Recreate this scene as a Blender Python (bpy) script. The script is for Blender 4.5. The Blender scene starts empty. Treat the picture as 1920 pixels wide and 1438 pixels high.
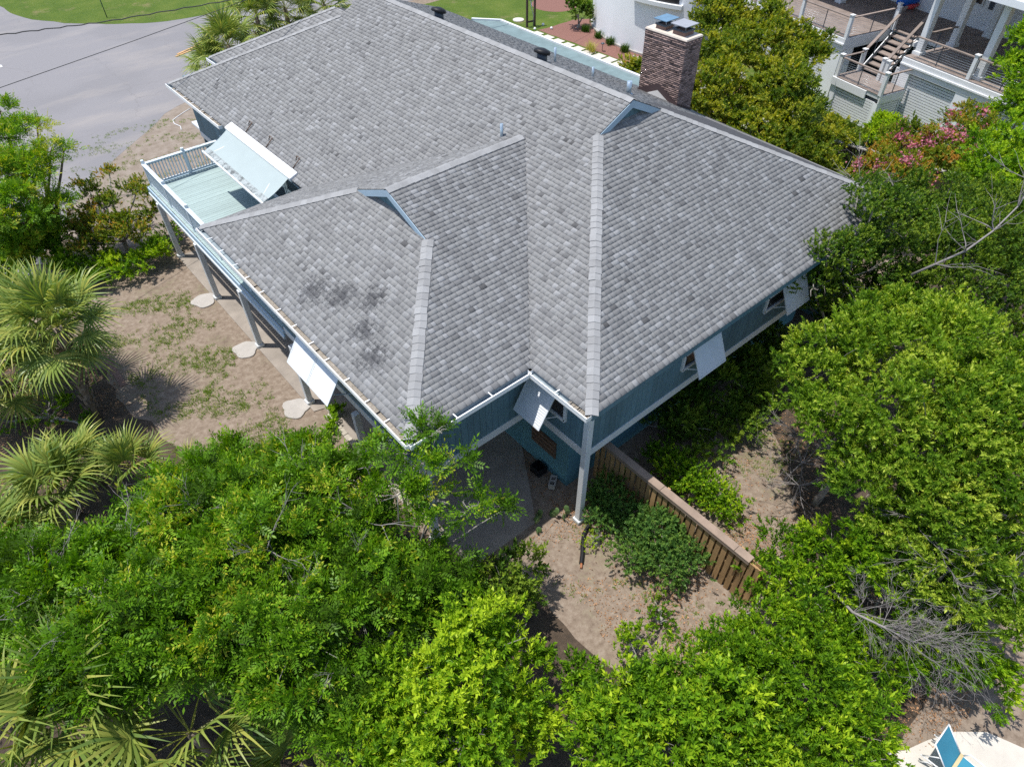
import bpy, math, random
import numpy as np
from mathutils import Vector, Matrix

random.seed(7)
rng = np.random.default_rng(11)
SC = bpy.context.scene
COL = SC.collection
R = math.radians

# ---------------------------------------------------------------- camera
CAM_LOC = Vector((-8.0732, -6.8027, 16.6837))
cam_d = bpy.data.cameras.new('camera')
cam_d.sensor_width = 36.0
cam_d.lens = 23.718
cam_d.clip_start = 0.1
cam_d.clip_end = 2000.0
cam = bpy.data.objects.new('camera', cam_d)
COL.objects.link(cam)
_r = Vector((0.76099, -0.6487, -0.00926)); _u = Vector((0.46421, 0.53449, 0.70627)); _f = Vector((0.45321, 0.54177, -0.70788))
cam.matrix_world = Matrix(((_r.x, _u.x, -_f.x, CAM_LOC.x), (_r.y, _u.y, -_f.y, CAM_LOC.y), (_r.z, _u.z, -_f.z, CAM_LOC.z), (0, 0, 0, 1)))
SC.camera = cam

# ---------------------------------------------------------------- daylight
SUN_TRAVEL = Vector((0.205, -0.185, -1.0)).normalized()
w = bpy.data.worlds.new('World')
SC.world = w
w.use_nodes = True
nt = w.node_tree
bg = nt.nodes['Background']
sky = nt.nodes.new('ShaderNodeTexSky')
sky.sky_type = 'NISHITA'
sky.sun_disc = False
_to = -SUN_TRAVEL
sky.sun_elevation = math.asin(_to.z)
sky.sun_rotation = math.atan2(_to.x, _to.y)
sky.air_density = 1.0
sky.dust_density = 1.0
nt.links.new(sky.outputs['Color'], bg.inputs['Color'])
bg.inputs['Strength'].default_value = 0.15
sun_d = bpy.data.lights.new('sun', 'SUN')
sun_d.energy = 4.2
sun_d.angle = R(0.53)
sun_d.color = (1.0, 0.965, 0.91)
sun = bpy.data.objects.new('sun', sun_d)
COL.objects.link(sun)
sun.rotation_euler = SUN_TRAVEL.to_track_quat('-Z', 'Y').to_euler()
sun.location = (-20, 20, 60)

SC.view_settings.view_transform = 'Standard'
SC.view_settings.look = 'None'
SC.view_settings.gamma = 1.0
SC.view_settings.use_curve_mapping = False
SC.view_settings.exposure = 0.42
try:
    SC.cycles.max_bounces = 8
    SC.cycles.transparent_max_bounces = 8
    SC.cycles.use_denoising = False
except Exception:
    pass

# ---------------------------------------------------------------- helpers
def link(o):
    COL.objects.link(o)
    return o

def tag(o, label=None, cat=None, group=None, kind=None):
    if label: o['label'] = label
    if cat: o['category'] = cat
    if group: o['group'] = group
    if kind: o['kind'] = kind
    return o

def thing(name, label, cat, loc=(0, 0, 0), group=None):
    o = bpy.data.objects.new(name, None)
    o.empty_display_size = 0.2
    o.location = loc
    link(o)
    return tag(o, label, cat, group)

def add(name, me, parent=None, M=None):
    o = bpy.data.objects.new(name, me)
    link(o)
    if parent is not None:
        o.parent = parent
        if parent.type == 'EMPTY':
            o.matrix_parent_inverse = Matrix.Translation(-Vector(parent.location))
    if M is not None:
        o.matrix_basis = M
    return o

def np_mesh(name, verts, quads=None, tris=None, mat=None, attr=None, smooth=False):
    me = bpy.data.meshes.new(name)
    verts = np.ascontiguousarray(verts, dtype=np.float32)
    q = np.zeros((0, 4), np.int32) if quads is None or len(quads) == 0 else np.asarray(quads, np.int32)
    t = np.zeros((0, 3), np.int32) if tris is None or len(tris) == 0 else np.asarray(tris, np.int32)
    nl = q.size + t.size
    npol = len(q) + len(t)
    me.vertices.add(len(verts))
    me.vertices.foreach_set('co', verts.ravel())
    me.loops.add(nl)
    me.loops.foreach_set('vertex_index', np.concatenate([q.ravel(), t.ravel()]).astype(np.int32))
    me.polygons.add(npol)
    st = np.concatenate([np.arange(len(q)) * 4, q.size + np.arange(len(t)) * 3]).astype(np.int32)
    me.polygons.foreach_set('loop_start', st)
    if smooth:
        me.polygons.foreach_set('use_smooth', np.ones(npol, dtype=bool))
    me.update(calc_edges=True)
    if attr is not None:
        a = me.attributes.new('tone', 'FLOAT', 'FACE')
        a.data.foreach_set('value', np.asarray(attr, np.float32))
    if mat is not None:
        me.materials.append(mat)
    return me

class MB:
    def __init__(self):
        self.v = []; self.f = []; self.sm = []
    def face(self, pts, smooth=False):
        b = len(self.v)
        self.v += [tuple(p) for p in pts]
        self.f.append(tuple(range(b, b + len(pts)))); self.sm.append(smooth)
        return self
    def hexa(self, p):
        b = len(self.v)
        self.v += [tuple(q) for q in p]
        for f in ((0, 3, 2, 1), (4, 5, 6, 7), (0, 1, 5, 4), (1, 2, 6, 5), (2, 3, 7, 6), (3, 0, 4, 7)):
            self.f.append(tuple(b + i for i in f)); self.sm.append(False)
        return self
    def box(self, x0, x1, y0, y1, z0, z1):
        return self.hexa([(x0, y0, z0), (x1, y0, z0), (x1, y1, z0), (x0, y1, z0), (x0, y0, z1), (x1, y0, z1), (x1, y1, z1), (x0, y1, z1)])
    def bar(self, p, q, w, h, up=(0, 0, 1)):
        p = Vector(p); q = Vector(q); d = (q - p).normalized(); up = Vector(up)
        s = d.cross(up)
        if s.length < 1e-4: s = d.cross(Vector((1, 0, 0)))
        s.normalize(); n = s.cross(d).normalized()
        s = s * (w / 2); n = n * (h / 2)
        return self.hexa([p - s - n, p + s - n, q + s - n, q - s - n, p - s + n, p + s + n, q + s + n, q - s + n])
    def tube(self, pts, rads, n=6, cap=True):
        pts = [Vector(p) for p in pts]
        rings = []
        a = None
        for i, p in enumerate(pts):
            d = (pts[min(i + 1, len(pts) - 1)] - pts[max(i - 1, 0)])
            if d.length < 1e-6: d = Vector((0, 0, 1))
            d.normalize()
            if a is None:
                a = d.cross(Vector((0.3, 0.9, 0.2)))
                if a.length < 1e-3: a = d.cross(Vector((1, 0, 0)))
            a = (a - d * a.dot(d)).normalized()
            b = d.cross(a)
            r = rads[i] if hasattr(rads, '__len__') else rads
            k = len(self.v)
            for j in range(n):
                t = 2 * math.pi * j / n
                self.v.append(tuple(p + (a * math.cos(t) + b * math.sin(t)) * r))
            rings.append(k)
        for k0, k1 in zip(rings, rings[1:]):
            for j in range(n):
                self.f.append((k0 + j, k0 + (j + 1) % n, k1 + (j + 1) % n, k1 + j)); self.sm.append(True)
        if cap:
            self.f.append(tuple(rings[0] + j for j in reversed(range(n)))); self.sm.append(False)
            self.f.append(tuple(rings[-1] + j for j in range(n))); self.sm.append(False)
        return self
    def prism(self, poly, z0, z1):
        b = len(self.v); n = len(poly)
        for z in (z0, z1):
            self.v += [(p[0], p[1], z) for p in poly]
        self.f.append(tuple(b + i for i in reversed(range(n)))); self.sm.append(False)
        self.f.append(tuple(b + n + i for i in range(n))); self.sm.append(False)
        for i in range(n):
            j = (i + 1) % n
            self.f.append((b + i, b + j, b + n + j, b + n + i)); self.sm.append(False)
        return self
    def grid(self, rows, smooth=True):
        b = len(self.v); m = len(rows[0])
        for r in rows: self.v += [tuple(q) for q in r]
        for i in range(len(rows) - 1):
            for j in range(m - 1):
                k = b + i * m + j
                self.f.append((k, k + 1, k + m + 1, k + m)); self.sm.append(smooth)
        return self
    def mesh(self, name, mat):
        me = bpy.data.meshes.new(name)
        me.from_pydata(self.v, [], self.f)
        me.polygons.foreach_set('use_smooth', self.sm)
        if mat is not None: me.materials.append(mat)
        me.update()
        return me
    def build(self, name, mat, parent=None):
        return add(name, self.mesh(name, mat), parent)

def bevel(o, wd=0.01, seg=1):
    m = o.modifiers.new('bevel', 'BEVEL'); m.width = wd; m.segments = seg; m.limit_method = 'ANGLE'
    return o

# ---------------------------------------------------------------- materials
def nodes(name):
    m = bpy.data.materials.new(name)
    m.use_nodes = True
    n = m.node_tree.nodes
    return m, n, m.node_tree.links, n['Principled BSDF']

def N(n, t, **kw):
    x = n.new(t)
    for k, v in kw.items():
        if k in x.inputs: x.inputs[k].default_value = v
        else: setattr(x, k, v)
    return x

def pos(n):
    return n.new('ShaderNodeNewGeometry').outputs['Position']

def rgb(c): return (c[0], c[1], c[2], 1.0)

def ramp(n, l, fac, stops):
    r = n.new('ShaderNodeValToRGB')
    while len(r.color_ramp.elements) < len(stops): r.color_ramp.elements.new(0.5)
    for e, (p, c) in zip(r.color_ramp.elements, stops):
        e.position = p; e.color = rgb(c)
    l.new(fac, r.inputs['Fac'])
    return r.outputs['Color']

def noise(n, l, vec, scale, detail=4, rough=0.6, out='Fac'):
    x = N(n, 'ShaderNodeTexNoise', Scale=scale, Detail=detail, Roughness=rough)
    l.new(vec, x.inputs['Vector'])
    return x.outputs[out]

def mixc(n, l, fac, a, b, mode='MIX'):
    x = n.new('ShaderNodeMix'); x.data_type = 'RGBA'; x.blend_type = mode
    for s, val in ((x.inputs[0], fac), (x.inputs[6], a), (x.inputs[7], b)):
        if isinstance(val, (int, float)): s.default_value = val
        elif isinstance(val, tuple): s.default_value = rgb(val)
        else: l.new(val, s)
    return x.outputs[2]

def math_(n, l, op, a, b=0.0, c=0.0):
    x = n.new('ShaderNodeMath'); x.operation = op
    for s, val in zip(x.inputs, (a, b, c)):
        if isinstance(val, (int, float)): s.default_value = val
        else: l.new(val, s)
    return x.outputs[0]

def bumpn(n, l, p, h, strength, dist=0.01):
    b = N(n, 'ShaderNodeBump', Strength=strength, Distance=dist)
    l.new(h, b.inputs['Height']); l.new(b.outputs['Normal'], p.inputs['Normal'])

def M(name, c, rough=0.6, var=0.2, scale=3.0, fine=60.0, bump=0.15, spec=0.3, tone=0.0, objrand=0.0, metal=0.0, stretch=None):
    m, n, l, p = nodes(name)
    P = pos(n)
    if stretch:
        mp = N(n, 'ShaderNodeMapping'); mp.inputs['Scale'].default_value = stretch
        l.new(P, mp.inputs['Vector']); P = mp.outputs['Vector']
    a = noise(n, l, P, scale, 5)
    f = noise(n, l, P, fine, 3)
    v = math_(n, l, 'ADD', math_(n, l, 'MULTIPLY', a, 1.3), math_(n, l, 'MULTIPLY', f, 0.7))
    lo = tuple(x * (1 - var) for x in c); hi = tuple(min(1, x * (1 + var)) for x in c)
    col = ramp(n, l, math_(n, l, 'MULTIPLY', v, 0.5), [(0.3, lo), (0.7, hi)])
    if tone:
        at = n.new('ShaderNodeAttribute'); at.attribute_name = 'tone'
        k = math_(n, l, 'MULTIPLY_ADD', at.outputs['Fac'], 2 * tone, 1 - tone)
        cc = n.new('ShaderNodeCombineColor')
        for i in range(3): l.new(k, cc.inputs[i])
        col = mixc(n, l, 1.0, col, cc.outputs[0], 'MULTIPLY')
    if objrand:
        oi = n.new('ShaderNodeObjectInfo')
        k = math_(n, l, 'MULTIPLY_ADD', oi.outputs['Random'], 2 * objrand, 1 - objrand)
        cc = n.new('ShaderNodeCombineColor')
        for i in range(3): l.new(k, cc.inputs[i])
        col = mixc(n, l, 1.0, col, cc.outputs[0], 'MULTIPLY')
    l.new(col, p.inputs['Base Color'])
    p.inputs['Roughness'].default_value = rough
    p.inputs['Specular IOR Level'].default_value = spec
    p.inputs['Metallic'].default_value = metal
    if bump: bumpn(n, l, p, f, bump, 0.005)
    return m

def leaf_mat(name, stops, trans=0.36, rough=0.45, gain=1.36, sat=.95):
    stops = [(q, (min(.6, col_[0] * gain), min(.6, col_[1] * gain), col_[2] * sat)) for q, col_ in stops]
    m, n, l, p = nodes(name)
    at = n.new('ShaderNodeAttribute'); at.attribute_name = 'tone'
    col = ramp(n, l, at.outputs['Fac'], stops)
    l.new(col, p.inputs['Base Color'])
    p.inputs['Roughness'].default_value = rough
    p.inputs['Specular IOR Level'].default_value = 0.22
    tr = n.new('ShaderNodeBsdfTranslucent')
    hs = N(n, 'ShaderNodeHueSaturation', Saturation=1.15, Value=1.25)
    l.new(col, hs.inputs['Color']); l.new(hs.outputs['Color'], tr.inputs['Color'])
    mx = n.new('ShaderNodeMixShader'); mx.inputs[0].default_value = trans
    l.new(p.outputs[0], mx.inputs[1]); l.new(tr.outputs[0], mx.inputs[2])
    l.new(mx.outputs[0], n['Material Output'].inputs['Surface'])
    return m

def shingle_mat(name, stops, stain=True):
    m, n, l, p = nodes(name)
    P = pos(n)
    at = n.new('ShaderNodeAttribute'); at.attribute_name = 'tone'
    col = ramp(n, l, at.outputs['Fac'], stops)
    g = noise(n, l, P, 260, 2, 0.7)
    g2 = noise(n, l, P, 45, 3, 0.7)
    k = math_(n, l, 'ADD', math_(n, l, 'MULTIPLY_ADD', g, 0.55, 0.52), math_(n, l, 'MULTIPLY', g2, 0.4))
    cc = n.new('ShaderNodeCombineColor')
    for i in range(3): l.new(k, cc.inputs[i])
    col = mixc(n, l, 1.0, col, cc.outputs[0], 'MULTIPLY')
    big = noise(n, l, P, 0.35, 4, 0.6)
    col = mixc(n, l, math_(n, l, 'MULTIPLY', big, 0.35), col, (0.235, 0.23, 0.222))
    mpz = N(n, 'ShaderNodeMapping'); mpz.inputs['Scale'].default_value = (1, 1, .15); l.new(P, mpz.inputs['Vector'])
    st_n = noise(n, l, mpz.outputs['Vector'], 1.6, 6, 0.7)
    sm = N(n, 'ShaderNodeMapRange'); sm.inputs['From Min'].default_value = .5; sm.inputs['From Max'].default_value = .75
    l.new(st_n, sm.inputs['Value'])
    col = mixc(n, l, math_(n, l, 'MULTIPLY', sm.outputs[0], 0.4), col, (0.125, 0.124, 0.124))
    if stain:   # dark lichen patches on the wing end and streaks near its corner
        tot = None
        for (c, rad) in (((-2.75, 7.9, 5.6), 1.2), ((-1.95, 6.1, 6.0), 1.0), ((-2.9, 4.7, 5.5), 1.1), ((-2.4, 7.0, 5.75), 1.1), ((-2.6, 5.5, 5.7), 1.0)):
            dn = n.new('ShaderNodeVectorMath'); dn.operation = 'DISTANCE'
            l.new(P, dn.inputs[0]); dn.inputs[1].default_value = c
            x = N(n, 'ShaderNodeMapRange'); x.inputs['From Min'].default_value = rad; x.inputs['From Max'].default_value = 0.0
            l.new(dn.outputs['Value'], x.inputs['Value'])
            tot = x.outputs[0] if tot is None else math_(n, l, 'MAXIMUM', tot, x.outputs[0])
        sn = noise(n, l, P, 5.0, 10, 0.9)
        msk = math_(n, l, 'MULTIPLY', tot, 0.27)
        msk = math_(n, l, 'SUBTRACT', math_(n, l, 'ADD', sn, msk), 0.655)
        msk = N(n, 'ShaderNodeMath', operation='MULTIPLY', use_clamp=True).outputs[0] if False else math_(n, l, 'MINIMUM', math_(n, l, 'MAXIMUM', math_(n, l, 'MULTIPLY', msk, 9.0), 0.0), 0.75)
        col = mixc(n, l, msk, col, (0.045, 0.045, 0.05))
    l.new(col, p.inputs['Base Color'])
    p.inputs['Roughness'].default_value = 0.9
    p.inputs['Specular IOR Level'].default_value = 0.2
    bumpn(n, l, p, g, 0.5, 0.006)
    return m

SH = [(0.0, (0.03, 0.03, 0.032)), (0.04, (0.162, 0.162, 0.164)), (0.3, (0.208, 0.208, 0.207)), (0.5, (0.234, 0.234, 0.231)), (0.7, (0.256, 0.258, 0.26)), (1.0, (0.31, 0.312, 0.316))]
m_sh = shingle_mat('shingle_grey', SH)
m_cap = shingle_mat('shingle_cap', [(0.0, (0.245, 0.247, 0.248)), (1.0, (0.31, 0.314, 0.317))], stain=False)
m_under = M('roof_felt', (0.06, 0.06, 0.065), 0.9)
m_teal = M('teal_siding', (0.095, 0.175, 0.215), 0.6, var=0.34, scale=0.9, fine=25, objrand=0.08, stretch=(1, 1, 0.25))
m_tealstucco = M('teal_stucco', (0.10, 0.24, 0.30), 0.8, var=0.22, scale=1.2, fine=70, bump=0.3)
m_bluetrim = M('pale_blue_trim', (0.34, 0.45, 0.54), 0.5, var=0.08)
m_white = M('white_paint', (0.70, 0.71, 0.715), 0.45, var=0.06, scale=2)
m_trim = M('weathered_white_trim', (0.60, 0.62, 0.63), 0.55, var=0.1, scale=2)
m_rail = M('pale_rail_paint', (0.58, 0.64, 0.675), 0.5, var=0.08)
m_gut = M('gutter_metal', (0.80, 0.80, 0.79), 0.4, var=0.05)
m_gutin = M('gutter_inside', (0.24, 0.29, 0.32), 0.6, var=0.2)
m_debris = M('leaf_debris', (0.24, 0.21, 0.17), 0.9, var=0.5, scale=18, fine=90, bump=0.5)
m_shut = M('white_shutter', (0.62, 0.645, 0.67), 0.45, var=0.1)
m_glass = M('dark_glass', (0.02, 0.022, 0.025), 0.08, var=0.3, spec=0.6, bump=0)
m_deck = M('pale_teal_decking', (0.30, 0.38, 0.37), 0.65, var=0.14, scale=1.2, fine=30, objrand=0.06, stretch=(0.2, 1, 1))
m_fab = M('awning_fabric', (0.33, 0.385, 0.385), 0.85, var=0.05, scale=2, fine=120, bump=0.1)
m_rust = M('rusty_bracket', (0.12, 0.075, 0.05), 0.8, var=0.4, scale=10)
m_conc = M('concrete', (0.27, 0.235, 0.20), 0.9, var=0.3, scale=1.3, fine=60, bump=0.3)
m_pad = M('pale_concrete', (0.37, 0.345, 0.315), 0.9, var=0.14, scale=3, fine=60, bump=0.3)
m_stone = M('edging_stone', (0.40, 0.36, 0.30), 0.9, var=0.25, scale=6, fine=60, objrand=0.15)
m_redbrick = M('edging_brick', (0.24, 0.15, 0.12), 0.9, var=0.3, scale=6, objrand=0.15)
m_brick = M('chimney_brick', (0.235, 0.165, 0.145), 0.9, var=0.35, scale=9, fine=50, bump=0.4, tone=0.55)
m_mortar = M('mortar', (0.34, 0.30, 0.28), 0.95, var=0.2, scale=8)
m_cap2 = M('mortar_crown', (0.56, 0.49, 0.42), 0.9, var=0.15)
m_flash = M('brown_flashing', (0.075, 0.05, 0.05), 0.5, var=0.15)
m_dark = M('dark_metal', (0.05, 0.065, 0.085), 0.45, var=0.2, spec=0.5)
m_steel = M('galvanised', (0.42, 0.50, 0.56), 0.35, var=0.1, metal=0.6)
m_black = M('black_plastic', (0.012, 0.012, 0.014), 0.5, var=0.3)
m_fence = M('fence_pine', (0.33, 0.205, 0.095), 0.8, var=0.35, scale=2.5, fine=40, bump=0.3, objrand=0.22, stretch=(3, 3, 0.4))
m_fcap = M('fence_cap_weathered', (0.26, 0.195, 0.15), 0.85, var=0.25, scale=3, fine=50, bump=0.3)
m_bark = M('grey_bark', (0.26, 0.24, 0.215), 0.9, var=0.35, scale=6, fine=40, bump=0.5)
m_twig = M('bare_grey_twig', (0.23, 0.21, 0.20), 0.9, var=0.2)
m_brownbark = M('brown_bark', (0.17, 0.12, 0.09), 0.9, var=0.35, scale=6, fine=40, bump=0.5)
m_boot = M('palm_boot', (0.19, 0.15, 0.11), 0.9, var=0.4, scale=8, fine=50, bump=0.5, objrand=0.3)
m_petiole = M('palm_petiole', (0.30, 0.30, 0.09), 0.6, var=0.2)
m_litter = M('leaf_litter', (0.30, 0.165, 0.085), 0.9, var=0.3, scale=20, tone=0.55, bump=0)
m_nbwhite = M('white_stucco', (0.80, 0.81, 0.83), 0.7, var=0.05, scale=1.0, fine=40, bump=0.1)
m_ipe = M('grey_brown_decking', (0.235, 0.19, 0.165), 0.7, var=0.35, scale=2, fine=40, objrand=0.15)
m_mulch = M('red_mulch', (0.19, 0.095, 0.075), 0.95, var=0.5, scale=14, fine=70, bump=0.6)
m_paver = M('pale_paver', (0.50, 0.465, 0.41), 0.85, var=0.16, scale=1.5)
m_wire = M('wire_sheath', (0.05, 0.05, 0.05), 0.7)

# leaves: albedo by leaf tone (old dark leaves .. fresh tips)
L_pin = leaf_mat('leaf_pinnate', [(0.0, (0.045, 0.09, 0.012)), (0.5, (0.082, 0.188, 0.012)), (0.88, (0.18, 0.295, 0.02)), (1.0, (0.31, 0.32, 0.04))])
L_bright = leaf_mat('leaf_fresh', [(0.0, (0.05, 0.12, 0.01)), (0.5, (0.132, 0.255, 0.013)), (1.0, (0.33, 0.43, 0.03))])
L_myrtle = leaf_mat('leaf_myrtle', [(0.0, (0.055, 0.12, 0.014)), (0.5, (0.15, 0.25, 0.026)), (1.0, (0.37, 0.43, 0.085))])
L_dark = leaf_mat('leaf_dark', [(0.0, (0.028, 0.062, 0.012)), (0.55, (0.065, 0.13, 0.018)), (1.0, (0.16, 0.22, 0.03))], trans=0.25)
L_crape = leaf_mat('leaf_crape', [(0.0, (0.06, 0.10, 0.015)), (0.45, (0.13, 0.185, 0.028)), (0.8, (0.22, 0.24, 0.035)), (1.0, (0.36, 0.20, 0.06))])
L_lig = leaf_mat('leaf_ligustrum', [(0.0, (0.045, 0.085, 0.015)), (0.5, (0.125, 0.18, 0.024)), (1.0, (0.32, 0.31, 0.05))])
L_pitt = leaf_mat('leaf_pittosporum', [(0.0, (0.04, 0.095, 0.035)), (0.5, (0.085, 0.175, 0.055)), (1.0, (0.16, 0.25, 0.06))])
L_palm = leaf_mat('leaf_palm', [(0.0, (0.10, 0.17, 0.05)), (0.5, (0.20, 0.265, 0.065)), (1.0, (0.42, 0.40, 0.11))], trans=0.25, rough=0.38, gain=1.05, sat=.85)
L_grass = leaf_mat('leaf_grass', [(0.0, (0.06, 0.12, 0.015)), (0.6, (0.13, 0.20, 0.03)), (1.0, (0.34, 0.29, 0.12))])
L_flower = leaf_mat('petal_pink', [(0.0, (0.72, 0.16, 0.24)), (1.0, (0.74, 0.30, 0.34))], gain=1, sat=1)
L_white = leaf_mat('petal_cream', [(0.0, (0.62, 0.55, 0.40)), (1.0, (0.6, 0.58, 0.48))], gain=1, sat=1)

def ground_mat():
    m, n, l, p = nodes('sandy_ground')
    P = pos(n)
    a = noise(n, l, P, 0.45, 6, 0.65)
    b = noise(n, l, P, 5.0, 6, 0.7)
    c = noise(n, l, P, 55, 3, 0.7)
    base = ramp(n, l, b, [(0.25, (0.12, 0.09, 0.066)), (0.5, (0.25, 0.20, 0.155)), (0.75, (0.37, 0.315, 0.255))])
    base = mixc(n, l, math_(n, l, 'MULTIPLY', c, 0.5), base, (0.13, 0.09, 0.065))
    wl = N(n, 'ShaderNodeMapRange'); wl.inputs['From Min'].default_value = 0.52; wl.inputs['From Max'].default_value = 0.66
    l.new(a, wl.inputs['Value'])
    weed = math_(n, l, 'MULTIPLY', wl.outputs[0], math_(n, l, 'GREATER_THAN', b, 0.5))
    base = mixc(n, l, math_(n, l, 'MULTIPLY', weed, 0.45), base, (0.13, 0.135, 0.05))
    dp = noise(n, l, P, 0.9, 7, 0.8)
    dm = N(n, 'ShaderNodeMapRange'); dm.inputs['From Min'].default_value = 0.55; dm.inputs['From Max'].default_value = 0.75
    l.new(dp, dm.inputs['Value'])
    base = mixc(n, l, math_(n, l, 'MULTIPLY', dm.outputs[0], 0.65), base, (0.10, 0.075, 0.058))
    sp = N(n, 'ShaderNodeTexVoronoi', Scale=26.0); l.new(P, sp.inputs['Vector'])
    base = mixc(n, l, math_(n, l, 'MULTIPLY', math_(n, l, 'LESS_THAN', sp.outputs['Distance'], 0.16), 0.5), base, (0.10, 0.06, 0.035))
    l.new(base, p.inputs['Base Color']); p.inputs['Roughness'].default_value = 0.95
    p.inputs['Specular IOR Level'].default_value = 0.1
    h = math_(n, l, 'ADD', b, math_(n, l, 'MULTIPLY', c, 0.4))
    bumpn(n, l, p, h, 0.3, 0.04)
    return m
m_ground = ground_mat()

def road_mat():
    m, n, l, p = nodes('sun_bleached_asphalt')
    P = pos(n)
    mp = N(n, 'ShaderNodeMapping'); mp.inputs['Rotation'].default_value = (0, 0, R(-22)); mp.inputs['Scale'].default_value = (0.28, 0.8, 1)
    l.new(P, mp.inputs['Vector'])
    st = noise(n, l, mp.outputs['Vector'], 0.5, 5, 0.6)
    f = noise(n, l, P, 40, 3, 0.7)
    base = ramp(n, l, f, [(0.3, (0.175, 0.168, 0.176)), (0.7, (0.235, 0.227, 0.234))])
    pt = N(n, 'ShaderNodeMapRange'); pt.inputs['From Min'].default_value = 0.47; pt.inputs['From Max'].default_value = 0.55
    l.new(noise(n, l, P, 0.11, 3, 0.5), pt.inputs['Value'])
    base = mixc(n, l, math_(n, l, 'MULTIPLY', pt.outputs[0], 0.35), base, (0.15, 0.146, 0.152))
    base = mixc(n, l, math_(n, l, 'MULTIPLY', noise(n, l, P, 2.2, 6, 0.75), 0.3), base, (0.16, 0.15, 0.148))
    s = N(n, 'ShaderNodeMapRange'); s.inputs['From Min'].default_value = 0.5; s.inputs['From Max'].default_value = 0.72
    l.new(st, s.inputs['Value'])
    base = mixc(n, l, math_(n, l, 'MULTIPLY', s.outputs[0], 0.5), base, (0.30, 0.27, 0.245))
    # cracks
    v = N(n, 'ShaderNodeTexVoronoi', feature='DISTANCE_TO_EDGE', Scale=0.16); 
    wv = n.new('ShaderNodeVectorMath'); wv.operation = 'ADD'
    nz = noise(n, l, P, 1.2, 4, 0.6, 'Color')
    l.new(P, wv.inputs[0]); l.new(nz, wv.inputs[1]); l.new(wv.outputs[0], v.inputs['Vector'])
    ck = math_(n, l, 'LESS_THAN', v.outputs['Distance'], 0.0035)
    base = mixc(n, l, math_(n, l, 'MULTIPLY', ck, 0.55), base, (0.16, 0.15, 0.15))
    l.new(base, p.inputs['Base Color']); p.inputs['Roughness'].default_value = 0.9
    bumpn(n, l, p, f, 0.3, 0.01)
    return m
m_road = road_mat()

def lawn_mat():
    m, n, l, p = nodes('mown_lawn')
    P = pos(n)
    a = noise(n, l, P, 0.5, 5, 0.6); b = noise(n, l, P, 9, 5, 0.75); c = noise(n, l, P, 70, 2, 0.7)
    base = ramp(n, l, math_(n, l, 'MULTIPLY_ADD', b, 0.6, math_(n, l, 'MULTIPLY', a, 0.4)), [(0.36, (0.05, 0.09, 0.012)), (0.48, (0.085, 0.135, 0.018)), (0.58, (0.13, 0.17, 0.028)), (0.7, (0.20, 0.18, 0.07))])
    base = mixc(n, l, math_(n, l, 'MULTIPLY', c, 0.4), base, (0.05, 0.10, 0.012))
    bs = N(n, 'ShaderNodeMapRange'); bs.inputs['From Min'].default_value = 0.56; bs.inputs['From Max'].default_value = 0.7
    l.new(noise(n, l, P, 0.35, 7, 0.75), bs.inputs['Value'])
    base = mixc(n, l, math_(n, l, 'MULTIPLY', bs.outputs[0], 0.75), base, (0.24, 0.19, 0.10))
    l.new(base, p.inputs['Base Color']); p.inputs['Roughness'].default_value = 0.9
    p.inputs['Specular IOR Level'].default_value = 0.15
    bumpn(n, l, p, math_(n, l, 'ADD', b, c), 0.8, 0.05)
    return m
m_lawn = lawn_mat()

def sand_mat():
    m, n, l, p = nodes('drifted_sand')
    P = pos(n)
    b = noise(n, l, P, 2.0, 6, 0.7); c = noise(n, l, P, 60, 3)
    base = ramp(n, l, b, [(0.3, (0.15, 0.115, 0.085)), (0.55, (0.23, 0.19, 0.155)), (0.8, (0.30, 0.26, 0.225))])
    base = mixc(n, l, math_(n, l, 'MULTIPLY', c, 0.3), base, (0.24, 0.19, 0.14))
    l.new(base, p.inputs['Base Color']); p.inputs['Roughness'].default_value = 0.95
    bumpn(n, l, p, b, 0.5, 0.05)
    return m
m_sand = sand_mat()

def floor_mat():  # leaf mould, its colour also darkened to stand for shade under tree crowns
    m, n, l, p = nodes('humus_painted_shade')
    P = pos(n)
    b = noise(n, l, P, 3.0, 7, 0.75); c = noise(n, l, P, 45, 4, 0.8)
    base = ramp(n, l, b, [(0.3, (0.05, 0.035, 0.025)), (0.5, (0.11, 0.075, 0.05)), (0.7, (0.21, 0.145, 0.095))])
    base = mixc(n, l, math_(n, l, 'MULTIPLY', c, 0.6), base, (0.045, 0.035, 0.022))
    l.new(base, p.inputs['Base Color']); p.inputs['Roughness'].default_value = 0.95
    bumpn(n, l, p, math_(n, l, 'ADD', b, c), 0.9, 0.06)
    return m
m_floor = floor_mat()
# ---------------------------------------------------------------- setting: ground, road, lawns
def jitter_poly(poly, step=0.8, amp=0.12):
    out = []
    for i in range(len(poly)):
        a = Vector(poly[i]); b = Vector(poly[(i + 1) % len(poly)])
        n = max(1, int(min((b - a).length / step, 60)))
        for k in range(n):
            q = a.lerp(b, k / n)
            out.append((q.x + random.uniform(-amp, amp), q.y + random.uniform(-amp, amp)))
    return out

def sheet(name, poly, z, mat):
    o = MB().face([(x, y, z) for x, y in poly]).build(name, mat)
    return tag(o, kind='structure')

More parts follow.
